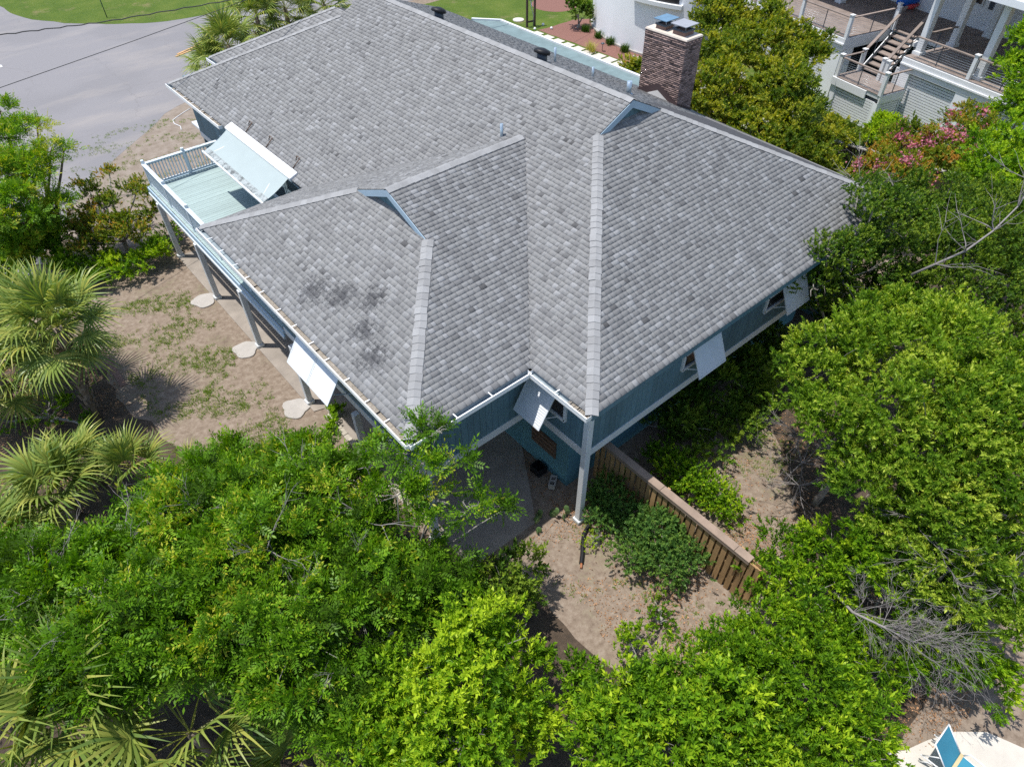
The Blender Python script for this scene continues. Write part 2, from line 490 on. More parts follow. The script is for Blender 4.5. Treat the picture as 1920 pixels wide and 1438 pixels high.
sheet('ground', [(-300, -300), (300, -300), (300, 300), (-300, 300)], 0.0, m_ground)
near_edge = [(-60, 10), (-22, 14), (-12, 19), (-8.6, 23.5), (-6.3, 27.5), (-4.1, 30.9), (-2.4, 32.4), (-1.4, 33.5), (0.2, 34.7), (1.7, 36.2), (3.4, 37.3), (6, 39.3), (10, 42), (22, 44.5), (80, 46)]
sheet('sand_verge', jitter_poly([(-6.0, 24.5), (-2.9, 22.6), (0.3, 22.4), (1.0, 26.6), (2.6, 29.0), (7, 33), (10, 40.5), (6, 40.2), (1.7, 37.4), (-2.4, 33.8), (-4.5, 32.2), (-7.2, 28)], 0.7, 0.25), 0.004, m_sand)
sheet('road', jitter_poly(near_edge + [(80, 130), (-80, 130), (-80, 20)], 1.0, 0.16), 0.008, m_road)
far_lawn = [(-1.5, 120), (-0.9, 72), (-0.71, 65.8), (-0.5, 63.3), (0.36, 60.4), (1.97, 57.8), (4.3, 55.2), (7.2, 53.1), (9.8, 52.5), (13.2, 52.3), (20, 52.6), (70, 56), (70, 120)]
sheet('far_lawn', jitter_poly(far_lawn, 0.8, 0.1), 0.014, m_lawn)
sheet('neighbour_lawn', jitter_poly([(22.6, -8), (60, -8), (60, 43.4), (22.6, 43)], 1.0, 0.1), 0.004, m_lawn)
sheet('mulch_bed', jitter_poly([(27.65, 32.4), (29.1, 32.3), (31.1, 32.3), (32.6, 31.5), (33.5, 25), (30, 16), (27.75, 16), (27.75, 28)], 0.6, 0.05), 0.009, m_mulch)
rb = [(32.6 + 1.75 * math.cos(t), 36.0 + 1.9 * math.sin(t)) for t in np.linspace(0, 2 * math.pi, 26)[:-1]]
sheet('mulch_ring', rb, 0.009, m_mulch)
sheet('leafy_soil_painted_shade', jitter_poly([(-40, 19), (-12, 19.5), (-8.2, 18), (-7.95, 13.5), (-7.3, 10.4), (-6.2, 8.6), (-4.6, 6.3), (-3.4, 4.4), (-3.0, 2.2), (-2.0, .6), (-2.2, -1.0), (-2.0, -3.4), (.2, -5.6), (1.7, -5.6), (3.6, -4.2), (5.0, -4.0), (6.2, -2.6), (8.0, -1.0), (10.5, .3), (24, .3), (24, -7), (5.2, -7.4), (3.2, -8.6), (0, -8.4), (-4, -30), (-40, -30)], .5, .18), 0.003, m_floor)  # dark sheet under the trees: leaf litter plus canopy shade put into colour
MB().prism([(-3.3, 21.3), (-3.3, 9.3), (-2.95, 9.2), (-2.9, 1.25), (-1.7, 1.22), (-0.56, 1.18), (0.62, 3.0), (1.0, 3.6), (1.0, 21.3)], -0.1, 0.035).build('carport_slab', m_conc)['kind'] = 'structure'
MB().prism([(1.35, -8.45), (1.7, -8.72), (2.3, -8.95), (2.95, -9.27), (3.5, -9.75), (3.8, -10.5), (3.6, -12.5), (0.3, -12.5), (0.6, -9.0)], -0.1, 0.03).build('patio', m_paver)['kind'] = 'structure'

# bleached line and loose boards on the road
o = MB().box(-4.6, -3.72, 51.05, 51.5, 0.010, 0.013).build('road_marking', m_white); tag(o, 'white painted stop line stub on the road at the far left', 'road marking')
for k, (a, b, lb) in enumerate((((5.7, 45.0), (8.5, 46.0), 'longer raw timber plank lying on the road beside the palms'), ((5.95, 45.35), (8.1, 46.3), 'shorter raw timber plank lying on the road, farther from the house'))):
    o = MB().bar((a[0], a[1], 0.03), (b[0], b[1], 0.03), 0.16, 0.04).build('plank', M('raw_plank%d' % k, (0.50, 0.30, 0.14), 0.8)); tag(o, lb, 'plank', 'planks on the road')
o = MB().tube([(3.1, 36.0, 0.02), (2.7, 35.8, 0.02), (2.1, 35.4, 0.02), (1.72, 35.1, 0.02), (1.62, 34.6, 0.02), (1.75, 34.0, 0.02), (1.6, 33.5, 0.02)], 0.022, 6).build('garden_hose', m_white); tag(o, 'thin white hose lying in the weeds by the road', 'hose')
o = MB().tube([(4.86, 56.86, 0), (4.87, 56.9, 2.6)], 0.035, 8).build('sign_post', M('green_steel', (0.06, 0.11, 0.07), 0.5)); tag(o, 'thin green steel post on the far lawn', 'post')

# ---------------------------------------------------------------- the beach house
He, L, c = 5.2, 25.97, 7.16
p, tg = 0.487, 5.80
a_, b_, w_, pw = 2.13, 11.625, 3.58, 0.412
gx = -0.035                       # wing gable plane (x)
kw = 0.470; hr = 4.046 / 3.545    # wing hip slope and plan ratio
HrM = He + p * c; HrW = He + pw * b_ / 2
yN, yF = a_, a_ + b_; yR = a_ + b_ / 2
xJ = pw * b_ / 2 / p
twy = 4.046
house = thing('beach_house', 'raised teal beach house with grey shingled hip roof and white posts', 'house', (5, 10, 0))

# roof deck: closed thin shells per plane (thickness below the shingles)
def plane_fn(kind):
    return {
        'ML': lambda x, y: He + p * x,
        'MR': lambda x, y: HrM - (p - .038 * min(1, max(0, (y - 6.5) / 3))) * (x - c),
        'ME': lambda x, y: He + p * y,
        'MF': lambda x, y: He + p * (L - y),
        'WN': lambda x, y: He + pw * (y - yN),
        'WF': lambda x, y: He + pw * (yF - y),
        'WE': lambda x, y: He + kw * (x + w_),
        'XL': lambda x, y: He + p * (x - 2.6),
        'XR': lambda x, y: He + p * (11.72 - x),
        'XE': lambda x, y: He + p * (27.8 - y),
    }[kind]
XR = 15.2
g0, g1 = tg, L - tg               # gable planes of the main roof
polys = {
    'ML': [(0, 0), (tg, tg), (c, g0), (c, g1), (tg, g1), (0, L)],
    'MR': [(2 * c, 0), (2 * c, 8), (XR, 11.5), (XR, L), (2 * c, L), (2 * c - tg, g1), (c, g1), (c, g0), (2 * c - tg, tg)],
    'ME': [(0, 0), (2 * c, 0), (2 * c - tg - .2, tg + .2), (tg + .2, tg + .2)],
    'MF': [(0, L), (tg + .2, g1 - .2), (2 * c - tg - .2, g1 - .2), (2 * c, L)],
    'WN': [(-w_, yN), (0, yN), (xJ, yR), (gx, yR), (gx, yN + twy)],
    'WF': [(-w_, yF), (gx, yF - twy), (gx, yR), (xJ, yR), (0, yF)],
    'WE': [(-w_, yN), (gx + .18, yN + hr * (gx + .18 + w_)), (gx + .18, yF - hr * (gx + .18 + w_)), (-w_, yF)],
    'XL': [(2.6, 27.8), (7.16, 23.24), (7.16, 19.5), (2.6, 19.5)],
    'XR': [(11.72, 27.8), (11.72, 19.5), (7.16, 19.5), (7.16, 23.24)],
    'XE': [(2.6, 27.8), (11.72, 27.8), (7.16, 23.24)],
}
mb = MB()
for k, poly in polys.items():
    f = plane_fn(k)
    top = [(x, y, f(x, y)) for x, y in poly]
    bot = [(x, y, f(x, y) - 0.14) for x, y in poly]
    n = len(top)
    A = Vector(top[1]) - Vector(top[0]); B = Vector(top[2]) - Vector(top[0])
    if A.cross(B).z < 0: top.reverse(); bot.reverse()
    mb.face(top); mb.face(list(reversed(bot)))
    for i in range(n):
        j = (i + 1) % n
        mb.face([bot[i], bot[j], top[j], top[i]])
roof = mb.build('roof', m_under, house)

# shingles -----------------------------------------------------------------
EXPO = 0.142
def interval(poly, y):
    xs = []
    for i in range(len(poly)):
        (x0, y0), (x1, y1) = poly[i], poly[(i + 1) % len(poly)]
        if abs(y1 - y0) < 1e-9: continue
        t = (y - y0) / (y1 - y0)
        if -1e-9 <= t <= 1 + 1e-9: xs.append(x0 + t * (x1 - x0))
    return (min(xs), max(xs)) if len(xs) >= 2 else None

SV, SQ, ST, SC_ = [], [], [], []      # all tabs
def shingle_plane(kind, o3, eu, ex_run, expo=EXPO):
    """o3 eave origin, eu horizontal unit along the eave, ex_run horizontal unit up slope"""
    f = plane_fn(kind)
    o3 = Vector(o3); eu = Vector(eu); er = Vector(ex_run)
    slope = f(*(o3 + er).xy) - f(*o3.xy)
    q = math.sqrt(1 + slope * slope)
    nrm = Vector((er.x * -slope, er.y * -slope, 1)).normalized()
    poly = [((Vector((x, y, 0)) - Vector((o3.x, o3.y, 0))).dot(eu), (Vector((x, y, 0)) - Vector((o3.x, o3.y, 0))).dot(er)) for x, y in polys[kind]]
    run = expo / q
    hmax = max(v for _, v in poly)
    k = 0
    while k * run < hmax - 0.01:
        r0 = k * run - (0.03 if k == 0 else 0)
        r1 = min((k + 1) * run + 0.018, hmax)
        i0 = interval(poly, max(r0, 1e-4)); i1 = interval(poly, min(r1, hmax - 1e-4))
        k += 1
        if not i0 or not i1: continue
        lo, hi = min(i0[0], i1[0]), max(i0[1], i1[1])
        u = lo - random.uniform(0, 0.25)
        thick = random.random() < 0.5
        while u < hi:
            wd = random.choice((0.11, 0.14, 0.17, 0.2, 0.23)) * random.uniform(0.9, 1.1)
            a0, b0 = max(u, i0[0]), min(u + wd, i0[1])
            a1, b1 = max(u, i1[0]), min(u + wd, i1[1])
            u += wd
            h0 = (0.017 if thick else 0.010) + random.uniform(0, 0.003)
            thick = not thick if random.random() < 0.85 else thick
            if b0 - a0 < 0.015 and b1 - a1 < 0.015: continue
            if b0 < a0: a0 = b0 = min(max((a0 + b0) / 2, i0[0]), i0[1])
            if b1 < a1: a1 = b1 = min(max((a1 + b1) / 2, i1[0]), i1[1])
            def P3(uu, rr, h):
                x = o3 + eu * uu + er * rr
                return Vector((x.x, x.y, f(x.x, x.y))) + nrm * h
            gap = 0.003
            vs = [P3(a0 + gap, r0, h0), P3(b0 - gap, r0, h0), P3(b1 - gap, r1, 0.004), P3(a1 + gap, r1, 0.004), P3(a0 + gap, r0, 0.0), P3(b0 - gap, r0, 0.0)]
            bse = len(SV) * 6
            SV.append(vs)
            tn = random.random()
            tn = 0.28 + 0.5 * tn if thick else 0.02 + 0.55 * tn
            if random.random() < 0.06: tn = 0.95
            if random.random() < 0.08: tn *= 0.4
            ST.append(min(1, tn))
            ctr = (vs[0] + vs[1] + vs[2] + vs[3]) / 4
            v = CAM_LOC - ctr
            ar = ((vs[1] - vs[0]).cross(vs[3] - vs[0])).length
            SC_.append(ar * max(0, v.normalized().dot(nrm)) / v.length_squared)
shingle_plane('ML', (0, 0, He), (0, 1, 0), (1, 0, 0))
shingle_plane('ME', (0, 0, He), (1, 0, 0), (0, 1, 0))
shingle_plane('WN', (-w_, yN, He), (1, 0, 0), (0, 1, 0))
shingle_plane('WE', (-w_, yN, He), (0, 1, 0), (1, 0, 0))
shingle_plane('WF', (-w_, yF, He), (1, 0, 0), (0, -1, 0))
shingle_plane('MR', (XR, 0, HrM - p * (XR - c)), (0, 1, 0), (-1, 0, 0), 0.2)
shingle_plane('XL', (2.6, 27.8, He), (0, -1, 0), (1, 0, 0), 0.2)
shingle_plane('MF', (0, L, He), (1, 0, 0), (0, -1, 0), 0.25)
shingle_plane('XE', (2.6, 27.8, He), (1, 0, 0), (0, -1, 0), 0.25)
TQ = np.array([(0, 1, 2, 3), (4, 5, 1, 0), (4, 0, 3, 3), (5, 2, 2, 1)])
order = np.argsort(-np.array(SC_))
big = set(order[:300].tolist())
def tab_mesh(idx, name):
    v = np.array([[tuple(q) for q in SV[i]] for i in idx], np.float32).reshape(-1, 3)
    nb = (np.arange(len(idx)) * 6)[:, None]
    quads = np.concatenate([nb + np.array([0, 1, 2, 3]), nb + np.array([4, 5, 1, 0])])
    tris = np.concatenate([nb + np.array([4, 0, 3]), nb + np.array([5, 2, 1])])
    tn = np.array([ST[i] for i in idx])
    return np_mesh(name, v, quads, tris, m_sh, np.concatenate([tn, tn * 0, tn * .3, tn * .3]))
rest = [i for i in range(len(SV)) if i not in big]
o = add('shingle_field', tab_mesh(rest, 'shingle_field'), roof); o['kind'] = 'stuff'
for i in sorted(big):
    add('shingle', tab_mesh([i], 'shingle'), roof)

# ridge and hip caps ---------------------------------------------------------
def caps(p0, p1, n0, n1, expo=0.205, half=0.155):
    """p0 low end .. p1 high end of a hip/ridge; n0,n1 normals of the two planes"""
    p0 = Vector(p0); p1 = Vector(p1); d = (p1 - p0); ln = d.length; d.normalize()
    n0 = Vector(n0).normalized(); n1 = Vector(n1).normalized()
    s0 = n0.cross(d); s1 = n1.cross(d)
    if s0.dot(n1) > 0: s0 = -s0
    if s1.dot(n0) > 0: s1 = -s1
    up = (n0 + n1).normalized()
    ex = expo + 0.03
    hl, hh = 0.034, 0.021
    vs = []
    for (t, h) in ((0, hl), (ex, hh)):
        for s, n in ((s0, n0), (None, up), (s1, n1)):
            base = d * t + (s * half if s is not None else Vector())
            vs.append(base + n * h)
    for s, n in ((s0, n0), (None, up), (s1, n1)):
        vs.append((s * half if s is not None else Vector()) + n * 0.012)
    me = bpy.data.meshes.new('ridge_cap')
    me.from_pydata([tuple(v) for v in vs], [], [(0, 1, 4, 3), (1, 2, 5, 4), (6, 7, 1, 0), (7, 8, 2, 1)])
    me.materials.append(m_cap_obj); me.update()
    k = int(ln / expo)
    for i in range(k):
        add('ridge_cap', me, roof, Matrix.Translation(p0 + d * (i * ln / k) + Vector((random.gauss(0, .006), random.gauss(0, .006), random.uniform(0, .004)))) @ Matrix.Rotation(random.gauss(0, .018), 4, 'Z'))
def cap_obj():
    m = m_cap.copy(); m.name = 'shingle_cap_pieces'
    n = m.node_tree.nodes; l = m.node_tree.links
    at = [x for x in n if x.type == 'ATTRIBUTE'][0]
    oi = n.new('ShaderNodeObjectInfo')
    for lk in list(at.outputs['Fac'].links):
        l.new(oi.outputs['Random'], lk.to_socket)
    return m
m_cap_obj = cap_obj()
nML, nMR, nME, nMF = (-p, 0, 1), (p, 0, 1), (0, -p, 1), (0, p, 1)
nWN, nWF, nWE = (0, -pw, 1), (0, pw, 1), (-kw, 0, 1)
caps((0, 0, He), (tg, tg, He + p * tg), nML, nME)
caps((2 * c, 0, He), (2 * c - tg, tg, He + p * tg), nMR, nME)
caps((0, L, He), (tg, g1, He + p * tg), nML, nMF)
caps((c, g1, HrM), (c, g0, HrM), nML, nMR)
caps((-w_, yN, He), (gx, yN + twy, He + pw * twy), nWN, nWE)
caps((-w_, yF, He), (gx, yF - twy, He + pw * twy), nWF, nWE)
caps((xJ - 0.15, yR, HrW), (gx, yR, HrW), nWN, nWF)
caps((2.6, 27.8, He), (7.16, 23.24, He + p * 4.56), (-p, 0, 1), (0, p, 1))

# dutch gables -----------------------------------------------------------------
def gable_main(y, ybk, sgn):
    z0 = He + p * tg
    f = lambda x: HrM - p * abs(x - c) - 0.15
    zb = z0 + 0.18
    mb = MB()
    xs = np.linspace(tg + 0.25, 2 * c - tg - 0.25, 12)
    for x0, x1 in zip(xs, xs[1:]):
        mb.hexa([(x0 + .006, ybk, zb - .3), (x1 - .006, ybk, zb - .3), (x1 - .006, ybk + sgn * .05, zb - .3), (x0 + .006, ybk + sgn * .05, zb - .3),
                 (x0 + .006, ybk, max(f(x0), zb - .29)), (x1 - .006, ybk, max(f(x1), zb - .29)), (x1 - .006, ybk + sgn * .05, max(f(x1), zb - .29)), (x0 + .006, ybk + sgn * .05, max(f(x0), zb - .29))])
    mb.build('gable_wall', m_teal, house)
    for s in (-1, 1):
        A = (c + s * (c - tg), y, z0 - 0.12); B = (c, y, HrM - 0.12)
        MB().hexa([(A[0], y - sgn * .02, A[2] - .10), (A[0], y + sgn * .03, A[2] - .10), (B[0], y + sgn * .03, B[2] - .12), (B[0], y - sgn * .02, B[2] - .12),
                   (A[0], y - sgn * .02, A[2] + .10), (A[0], y + sgn * .03, A[2] + .10), (B[0], y + sgn * .03, B[2] + .10), (B[0], y - sgn * .02, B[2] + .10)]).build('rake_board', m_bluetrim, house)
        MB().face([(A[0], y + sgn * .03, A[2] - .06), (B[0], y + sgn * .03, B[2] - .06), (B[0], ybk, B[2] - .06), (A[0], ybk, A[2] - .06)]).build('rake_soffit', m_bluetrim, house)
gable_main(g0, g0 + .16, 1)
gable_main(g1, g1 - .16, -1)
def gable_wing():
    z0 = He + pw * twy
    f = lambda y: HrW - pw * abs(y - yR) - 0.15
    mb = MB(); xb = gx + .15
    ys = np.linspace(yN + twy + .2, yF - twy - .2, 12)
    zb = z0 - .1
    for y0, y1 in zip(ys, ys[1:]):
        mb.hexa([(xb, y0 + .006, zb), (xb + .05, y0 + .006, zb), (xb + .05, y1 - .006, zb), (xb, y1 - .006, zb),
                 (xb, y0 + .006, max(f(y0), zb + .01)), (xb + .05, y0 + .006, max(f(y0), zb + .01)), (xb + .05, y1 - .006, max(f(y1), zb + .01)), (xb, y1 - .006, max(f(y1), zb + .01))])
    mb.build('gable_wall', m_teal, house)
    for s in (-1, 1):
        yA = yR + s * (b_ / 2 - twy)
        zA, zB = z0 - .12, HrW - .12
        MB().hexa([(gx - .02, yA, zA - .09), (gx + .03, yA, zA - .09), (gx + .03, yR, zB - .1), (gx - .02, yR, zB - .1),
                   (gx - .02, yA, zA + .09), (gx + .03, yA, zA + .09), (gx + .03, yR, zB + .1), (gx - .02, yR, zB + .1)]).build('rake_board', m_bluetrim, house)
        MB().face([(gx + .03, yA, zA - .05), (gx + .03, yR, zB - .05), (xb, yR, zB - .05), (xb, yA, zA - .05)]).build('rake_soffit', m_bluetrim, house)
gable_wing()

# fascia and gutters -------------------------------------------------------------
MB().bar((0, -.015, He - .10), (2 * c, -.015, He - .10), .03, .17).build('fascia', m_teal, house)
MB().box(0.0, 2 * c, 0.0, 0.5, He - .20, He - .185).build('soffit', m_bluetrim, house)
MB().box(-w_ + .02, 0.5, yN + .02, yN + .5, He - .20, He - .185).build('soffit', m_bluetrim, house)
MB().box(-w_ + .02, -w_ + .5, yN + .5, yF, He - .20, He - .185).build('soffit', m_bluetrim, house)
MB().box(0.02, .48, 0.5, yN, He - .20, He - .185).build('soffit', m_bluetrim, house)
MB().box(0.02, .48, yF, L, He - .20, He - .185).build('soffit', m_bluetrim, house)
def gutter(p0, p1, out, debris=None, step=0.9):
    p0 = Vector(p0); p1 = Vector(p1); out = Vector(out); up = Vector((0, 0, 1)); d = (p1 - p0).normalized()
    A = lambda q, o, z: q + out * o + up * z
    mb = MB()
    def chan(o0, o1, z0, z1):
        mb.hexa([A(p0, o0, z0), A(p0, o1, z0), A(p1, o1, z0), A(p1, o0, z0), A(p0, o0, z1), A(p0, o1, z1), A(p1, o1, z1), A(p1, o0, z1)])
    chan(.170, .184, -.11, .022); chan(.160, .19, .022, .032)
    g = mb.build('gutter', m_gut, house)
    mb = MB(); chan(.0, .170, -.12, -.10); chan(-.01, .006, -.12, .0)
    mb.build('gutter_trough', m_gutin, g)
    for q in (p0, p1):
        MB().hexa([A(q - d * .004, .0, -.11), A(q - d * .004, .184, -.11), A(q + d * .004, .184, -.11), A(q + d * .004, .0, -.11), A(q - d * .004, .0, .02), A(q - d * .004, .184, .02), A(q + d * .004, .184, .02), A(q + d * .004, .0, .02)]).build('end_cap', m_gut, g)
    n = max(2, int((p1 - p0).length / step))
    for i in range(1, n):
        q = p0.lerp(p1, (i + random.uniform(-.1, .1)) / n)
        MB().hexa([A(q - d * .014, -.03, .03), A(q - d * .014, .18, .035), A(q + d * .014, .18, .035), A(q + d * .014, -.03, .03), A(q - d * .014, -.03, .038), A(q - d * .014, .18, .043), A(q + d * .014, .18, .043), A(q + d * .014, -.03, .038)]).build('hanger', m_gut, g)
    if debris:
        for (s0, s1) in debris:
            mb = MB(); n = 24
            for i in range(n):
                t0, t1 = s0 + (s1 - s0) * i / n, s0 + (s1 - s0) * (i + 1) / n
                qa, qb = p0.lerp(p1, t0), p0.lerp(p1, t1)
                h = -.04 + random.uniform(0, .05)
                mb.face([A(qa, .005, h), A(qb, .005, h + random.uniform(-.01, .01)), A(qb, .168, h - .01), A(qa, .168, h - .01)])
            o = mb.build('gutter_debris', m_debris, g)
ze = He - .03
gutter((-w_, yN - .1, ze), (-w_, yF, ze), (-1, 0, 0), [(0.02, 0.75)])
gutter((-w_ - .1, yN, ze), (-.12, yN, ze), (0, -1, 0))
gutter((0, 0, ze), (0, yN - .12, ze), (-1, 0, 0), [(0.0, .35)])
gutter((0, yF + 6.6, ze), (0, L, ze), (-1, 0, 0), [(0.0, .9)])
gutter((2.6, 24.5, ze), (2.6, 27.8, ze), (-1, 0, 0))

# upper walls of separate siding boards -------------------------------------------
Zf, Zt = 2.82, He - .2
BW = 0.2
bd = MB().box(.004, BW - .004, 0, .025, 0, Zt - Zf - .26).mesh('siding_board', m_teal)
def wall_run(p0, p1, nrm, name='wall'):
    """p0->p1 plan line, nrm outward"""
    p0 = Vector((*p0, 0)); p1 = Vector((*p1, 0)); d = (p1 - p0); ln = d.length; d.normalize(); n = Vector((*nrm, 0))
    q0, q1 = p0 - n * .1, p1 - n * .1
    wl = MB().hexa([(q0.x, q0.y, Zf), (q1.x, q1.y, Zf), (p1.x, p1.y, Zf), (p0.x, p0.y, Zf), (q0.x, q0.y, Zt + .1), (q1.x, q1.y, Zt + .1), (p1.x, p1.y, Zt + .1), (p0.x, p0.y, Zt + .1)]).build(name, m_teal, house)
    k = int(round(ln / BW)); sx = ln / (k * BW)
    for i in range(k):
        Mx = Matrix(((d.x * sx, n.x, 0, p0.x + d.x * i * BW * sx), (d.y * sx, n.y, 0, p0.y + d.y * i * BW * sx), (0, 0, 1, Zf + .26), (0, 0, 0, 1)))
        add('siding_board', bd, wl, Mx)
    b0, b1 = p0 + n * .02 - d * .0, p1 + n * .02
    MB().bar((b0.x, b0.y, Zf + .13), (b1.x, b1.y, Zf + .13), .045, .26).build('band_board', m_trim, house)
    return wl
o_ = .48
wall_run((o_, yN + .48), (o_, o_), (-1, 0))
wall_run((o_, o_), (2 * c - o_, o_), (0, -1))
wall_run((-3.1, yN + .48), (o_, yN + .48), (0, -1))
wall_run((-3.1, 10.2), (-3.1, yN + .48), (-1, 0))
wall_run((o_, L - o_), (o_, yF - .3), (-1, 0))
wall_run((-3.05, 10.2), (-1.2, 10.2), (0, 1))
wall_run((-1.2, yF - .3), (-1.2, 10.2), (-1, 0))
wall_run((o_, yF - .3), (-1.2, yF - .3), (0, 1))
wall_run((3.1, 27.3), (3.1, 25), (-1, 0))
MB().box(-3.0, 2 * c - .6, yN + .6, 10.2, Zf + .02, Zf + .12).build('floor_slab', m_trim, house)
MB().box(.6, 2 * c - .6, .6, yN + .6, Zf + .02, Zf + .12).build('floor_slab', m_trim, house)
MB().box(-1.1, 2 * c - .6, 10.2, yF - .3, Zf + .02, Zf + .12).build('floor_slab', m_trim, house)
MB().box(.6, 2 * c - .6, yF - .3, 27, Zf + .02, Zf + .12).build('floor_slab', m_trim, house)
wl = MB().box(2 * c - .6, 2 * c - .5, .5, 27.4, 0, He - .1).build('wall', m_teal, house)
MB().box(.5, 2 * c - .5, 25.4, 25.5, 0, He + .3).build('wall', m_teal, house)
# corner boards
def corner_post(x, y, base=0.0, w=.17, top=Zt + .05, name='post', foot=True, rotate=0):
    pst = bevel(MB().box(x - w / 2, x + w / 2, y - w / 2, y + w / 2, base, top).build(name, m_trim, house), .012)
    if foot:
        bevel(MB().box(x - w * .72, x + w * .72, y - w * .72, y + w * .72, .02, .15).build('post_base', m_trim, pst), .015)
    return pst
corner_post(o_ - .05, o_ - .05, w=.185)
corner_post(-3.1, yN + .46, w=.21)
for y in (21.25, 17.39, 13.58, 9.78, 5.98):
    corner_post(-3.18, y, w=.19, top=2.6)
for (x, y) in ((-1.0, 21.6), (-1.1, 6.0)):
    corner_post(x, y, w=.17, top=2.6)
# lower enclosed storey
MB().box(1.0, 13.0, 1.55, 20.0, 0, Zf).build('lower_wall', m_tealstucco, house)
lw = MB().box(.965, .995, 2.05, 3.1, .85, 1.55).build('lower_window', m_rust, house)
for k in range(4):
    MB().bar((.955, 2.06, .93 + k * .18), (.955, 3.09, .93 + k * .18), .02, .06).build('slat', m_brownbark, lw)

# windows and bahama shutters --------------------------------------------------------
def window(p0, p1, z0, z1, nrm):
    p0 = Vector((*p0, 0)); p1 = Vector((*p1, 0)); n = Vector((*nrm, 0)); d = (p1 - p0).normalized()
    wdw = MB().hexa([(*(p0 + n * .028).xy, z0), (*(p1 + n * .028).xy, z0), (*(p1 + n * .04).xy, z0), (*(p0 + n * .04).xy, z0), (*(p0 + n * .028).xy, z1), (*(p1 + n * .028).xy, z1), (*(p1 + n * .04).xy, z1), (*(p0 + n * .04).xy, z1)]).build('window', m_glass, house)
    q = n * .055
    for (a, b) in (((p0 + q, z0), (p1 + q, z0)), ((p0 + q, z1), (p1 + q, z1)), ((p0 + q, z0), (p0 + q, z1)), ((p1 + q, z0), (p1 + q, z1)), ((p0 + q, (z0 + z1) / 2), (p1 + q, (z0 + z1) / 2))):
        A = Vector((a[0].x, a[0].y, a[1])); B = Vector((b[0].x, b[0].y, b[1]))
        MB().bar(A, B, .06, .09, up=(0, 0, 1) if abs(A.z - B.z) < .01 else tuple(d)).build('window_frame', m_trim, wdw)
def shutter(h0, h1, b0, b1, panels=1, name='bahama_shutter'):
    """hinge corners h0,h1 (top) and bottom corners b0,b1: frame, louvre slats, prop rods"""
    h0, h1, b0, b1 = map(Vector, (h0, h1, b0, b1))
    u = (h1 - h0); wd = u.length; u.normalize(); v = (b0 - h0); ln = v.length; v.normalize(); n = u.cross(v).normalized()
    if n.z < 0: n = -n
    mb = MB()
    for i in range(panels):
        s0, s1 = wd * i / panels + .004, wd * (i + 1) / panels - .004
        for (sa, sb, ta, tb) in ((s0, s0 + .05, 0, ln), (s1 - .05, s1, 0, ln), (s0 + .05, s1 - .05, 0, .05), (s0 + .05, s1 - .05, ln - .06, ln)):
            pts = [h0 + u * sa + v * ta, h0 + u * sb + v * ta, h0 + u * sb + v * tb, h0 + u * sa + v * tb]
            mb.hexa([q - n * .015 for q in pts] + [q + n * .015 for q in pts])
    sh = mb.build(name, m_shut, house)
    mb = MB()
    for i in range(panels):
        s0, s1 = wd * i / panels + .05, wd * (i + 1) / panels - .05
        t = .05
        while t < ln - .07:
            A = h0 + u * s0 + v * t; 
            pts = [A - n * .004, A + u * (s1 - s0) - n * .004, A + u * (s1 - s0) + v * .062 + n * .012, A + v * .062 + n * .012]
            mb.hexa([q - n * .004 for q in pts] + [q + n * .004 for q in pts])
            t += .072
    for s in (.12, wd - .12):
        q = h0 + u * s
        MB().bar(q + v * (ln * .8) - n * .03, Vector((q.x, q.y, q.z - ln * .92)), .025, .025).build('stay_arm', m_shut, sh)
    o = mb.build('louvre', m_shut, sh); o['kind'] = 'stuff'
    return sh
zb, zh = 3.63, 4.88
window((4.08, .48), (5.35, .48), 3.72, 4.85, (0, -1)); shutter((4.18, .44, zh), (5.36, .44, zh), (4.24, -.07, zb), (5.35, -.07, zb))['label'] = 'white louvred shutter propped open on the end wall, nearer the corner'
window((7.9, .48), (9.35, .48), 3.72, 4.85, (0, -1)); shutter((8.3, .44, zh), (9.5, .44, zh), (8.42, -.06, zb), (9.55, -.06, zb))
window((11.2, .48), (12.5, .48), 3.72, 4.85, (0, -1)); shutter((11.3, .44, zh), (12.5, .44, zh), (11.35, -.06, zb), (12.5, -.06, zb))
window((.48, 2.45), (.48, 1.25), 3.62, 4.85, (-1, 0)); shutter((.44, 2.44, zh), (.44, 1.43, zh), (-.31, 2.44, zb), (-.27, 1.43, zb))
window((-3.1, 7.8), (-3.1, 5.7), 3.62, 4.85, (-1, 0)); shutter((-3.14, 8.0, zh), (-3.14, 5.7, zh), (-3.97, 8.03, zb), (-3.96, 5.72, zb), panels=2)
# sliding doors onto the deck
for (y0, y1) in ((14.6, 16.4), (16.6, 18.4)):
    window((.48, y0), (.48, y1), 2.98, 4.85, (-1, 0))

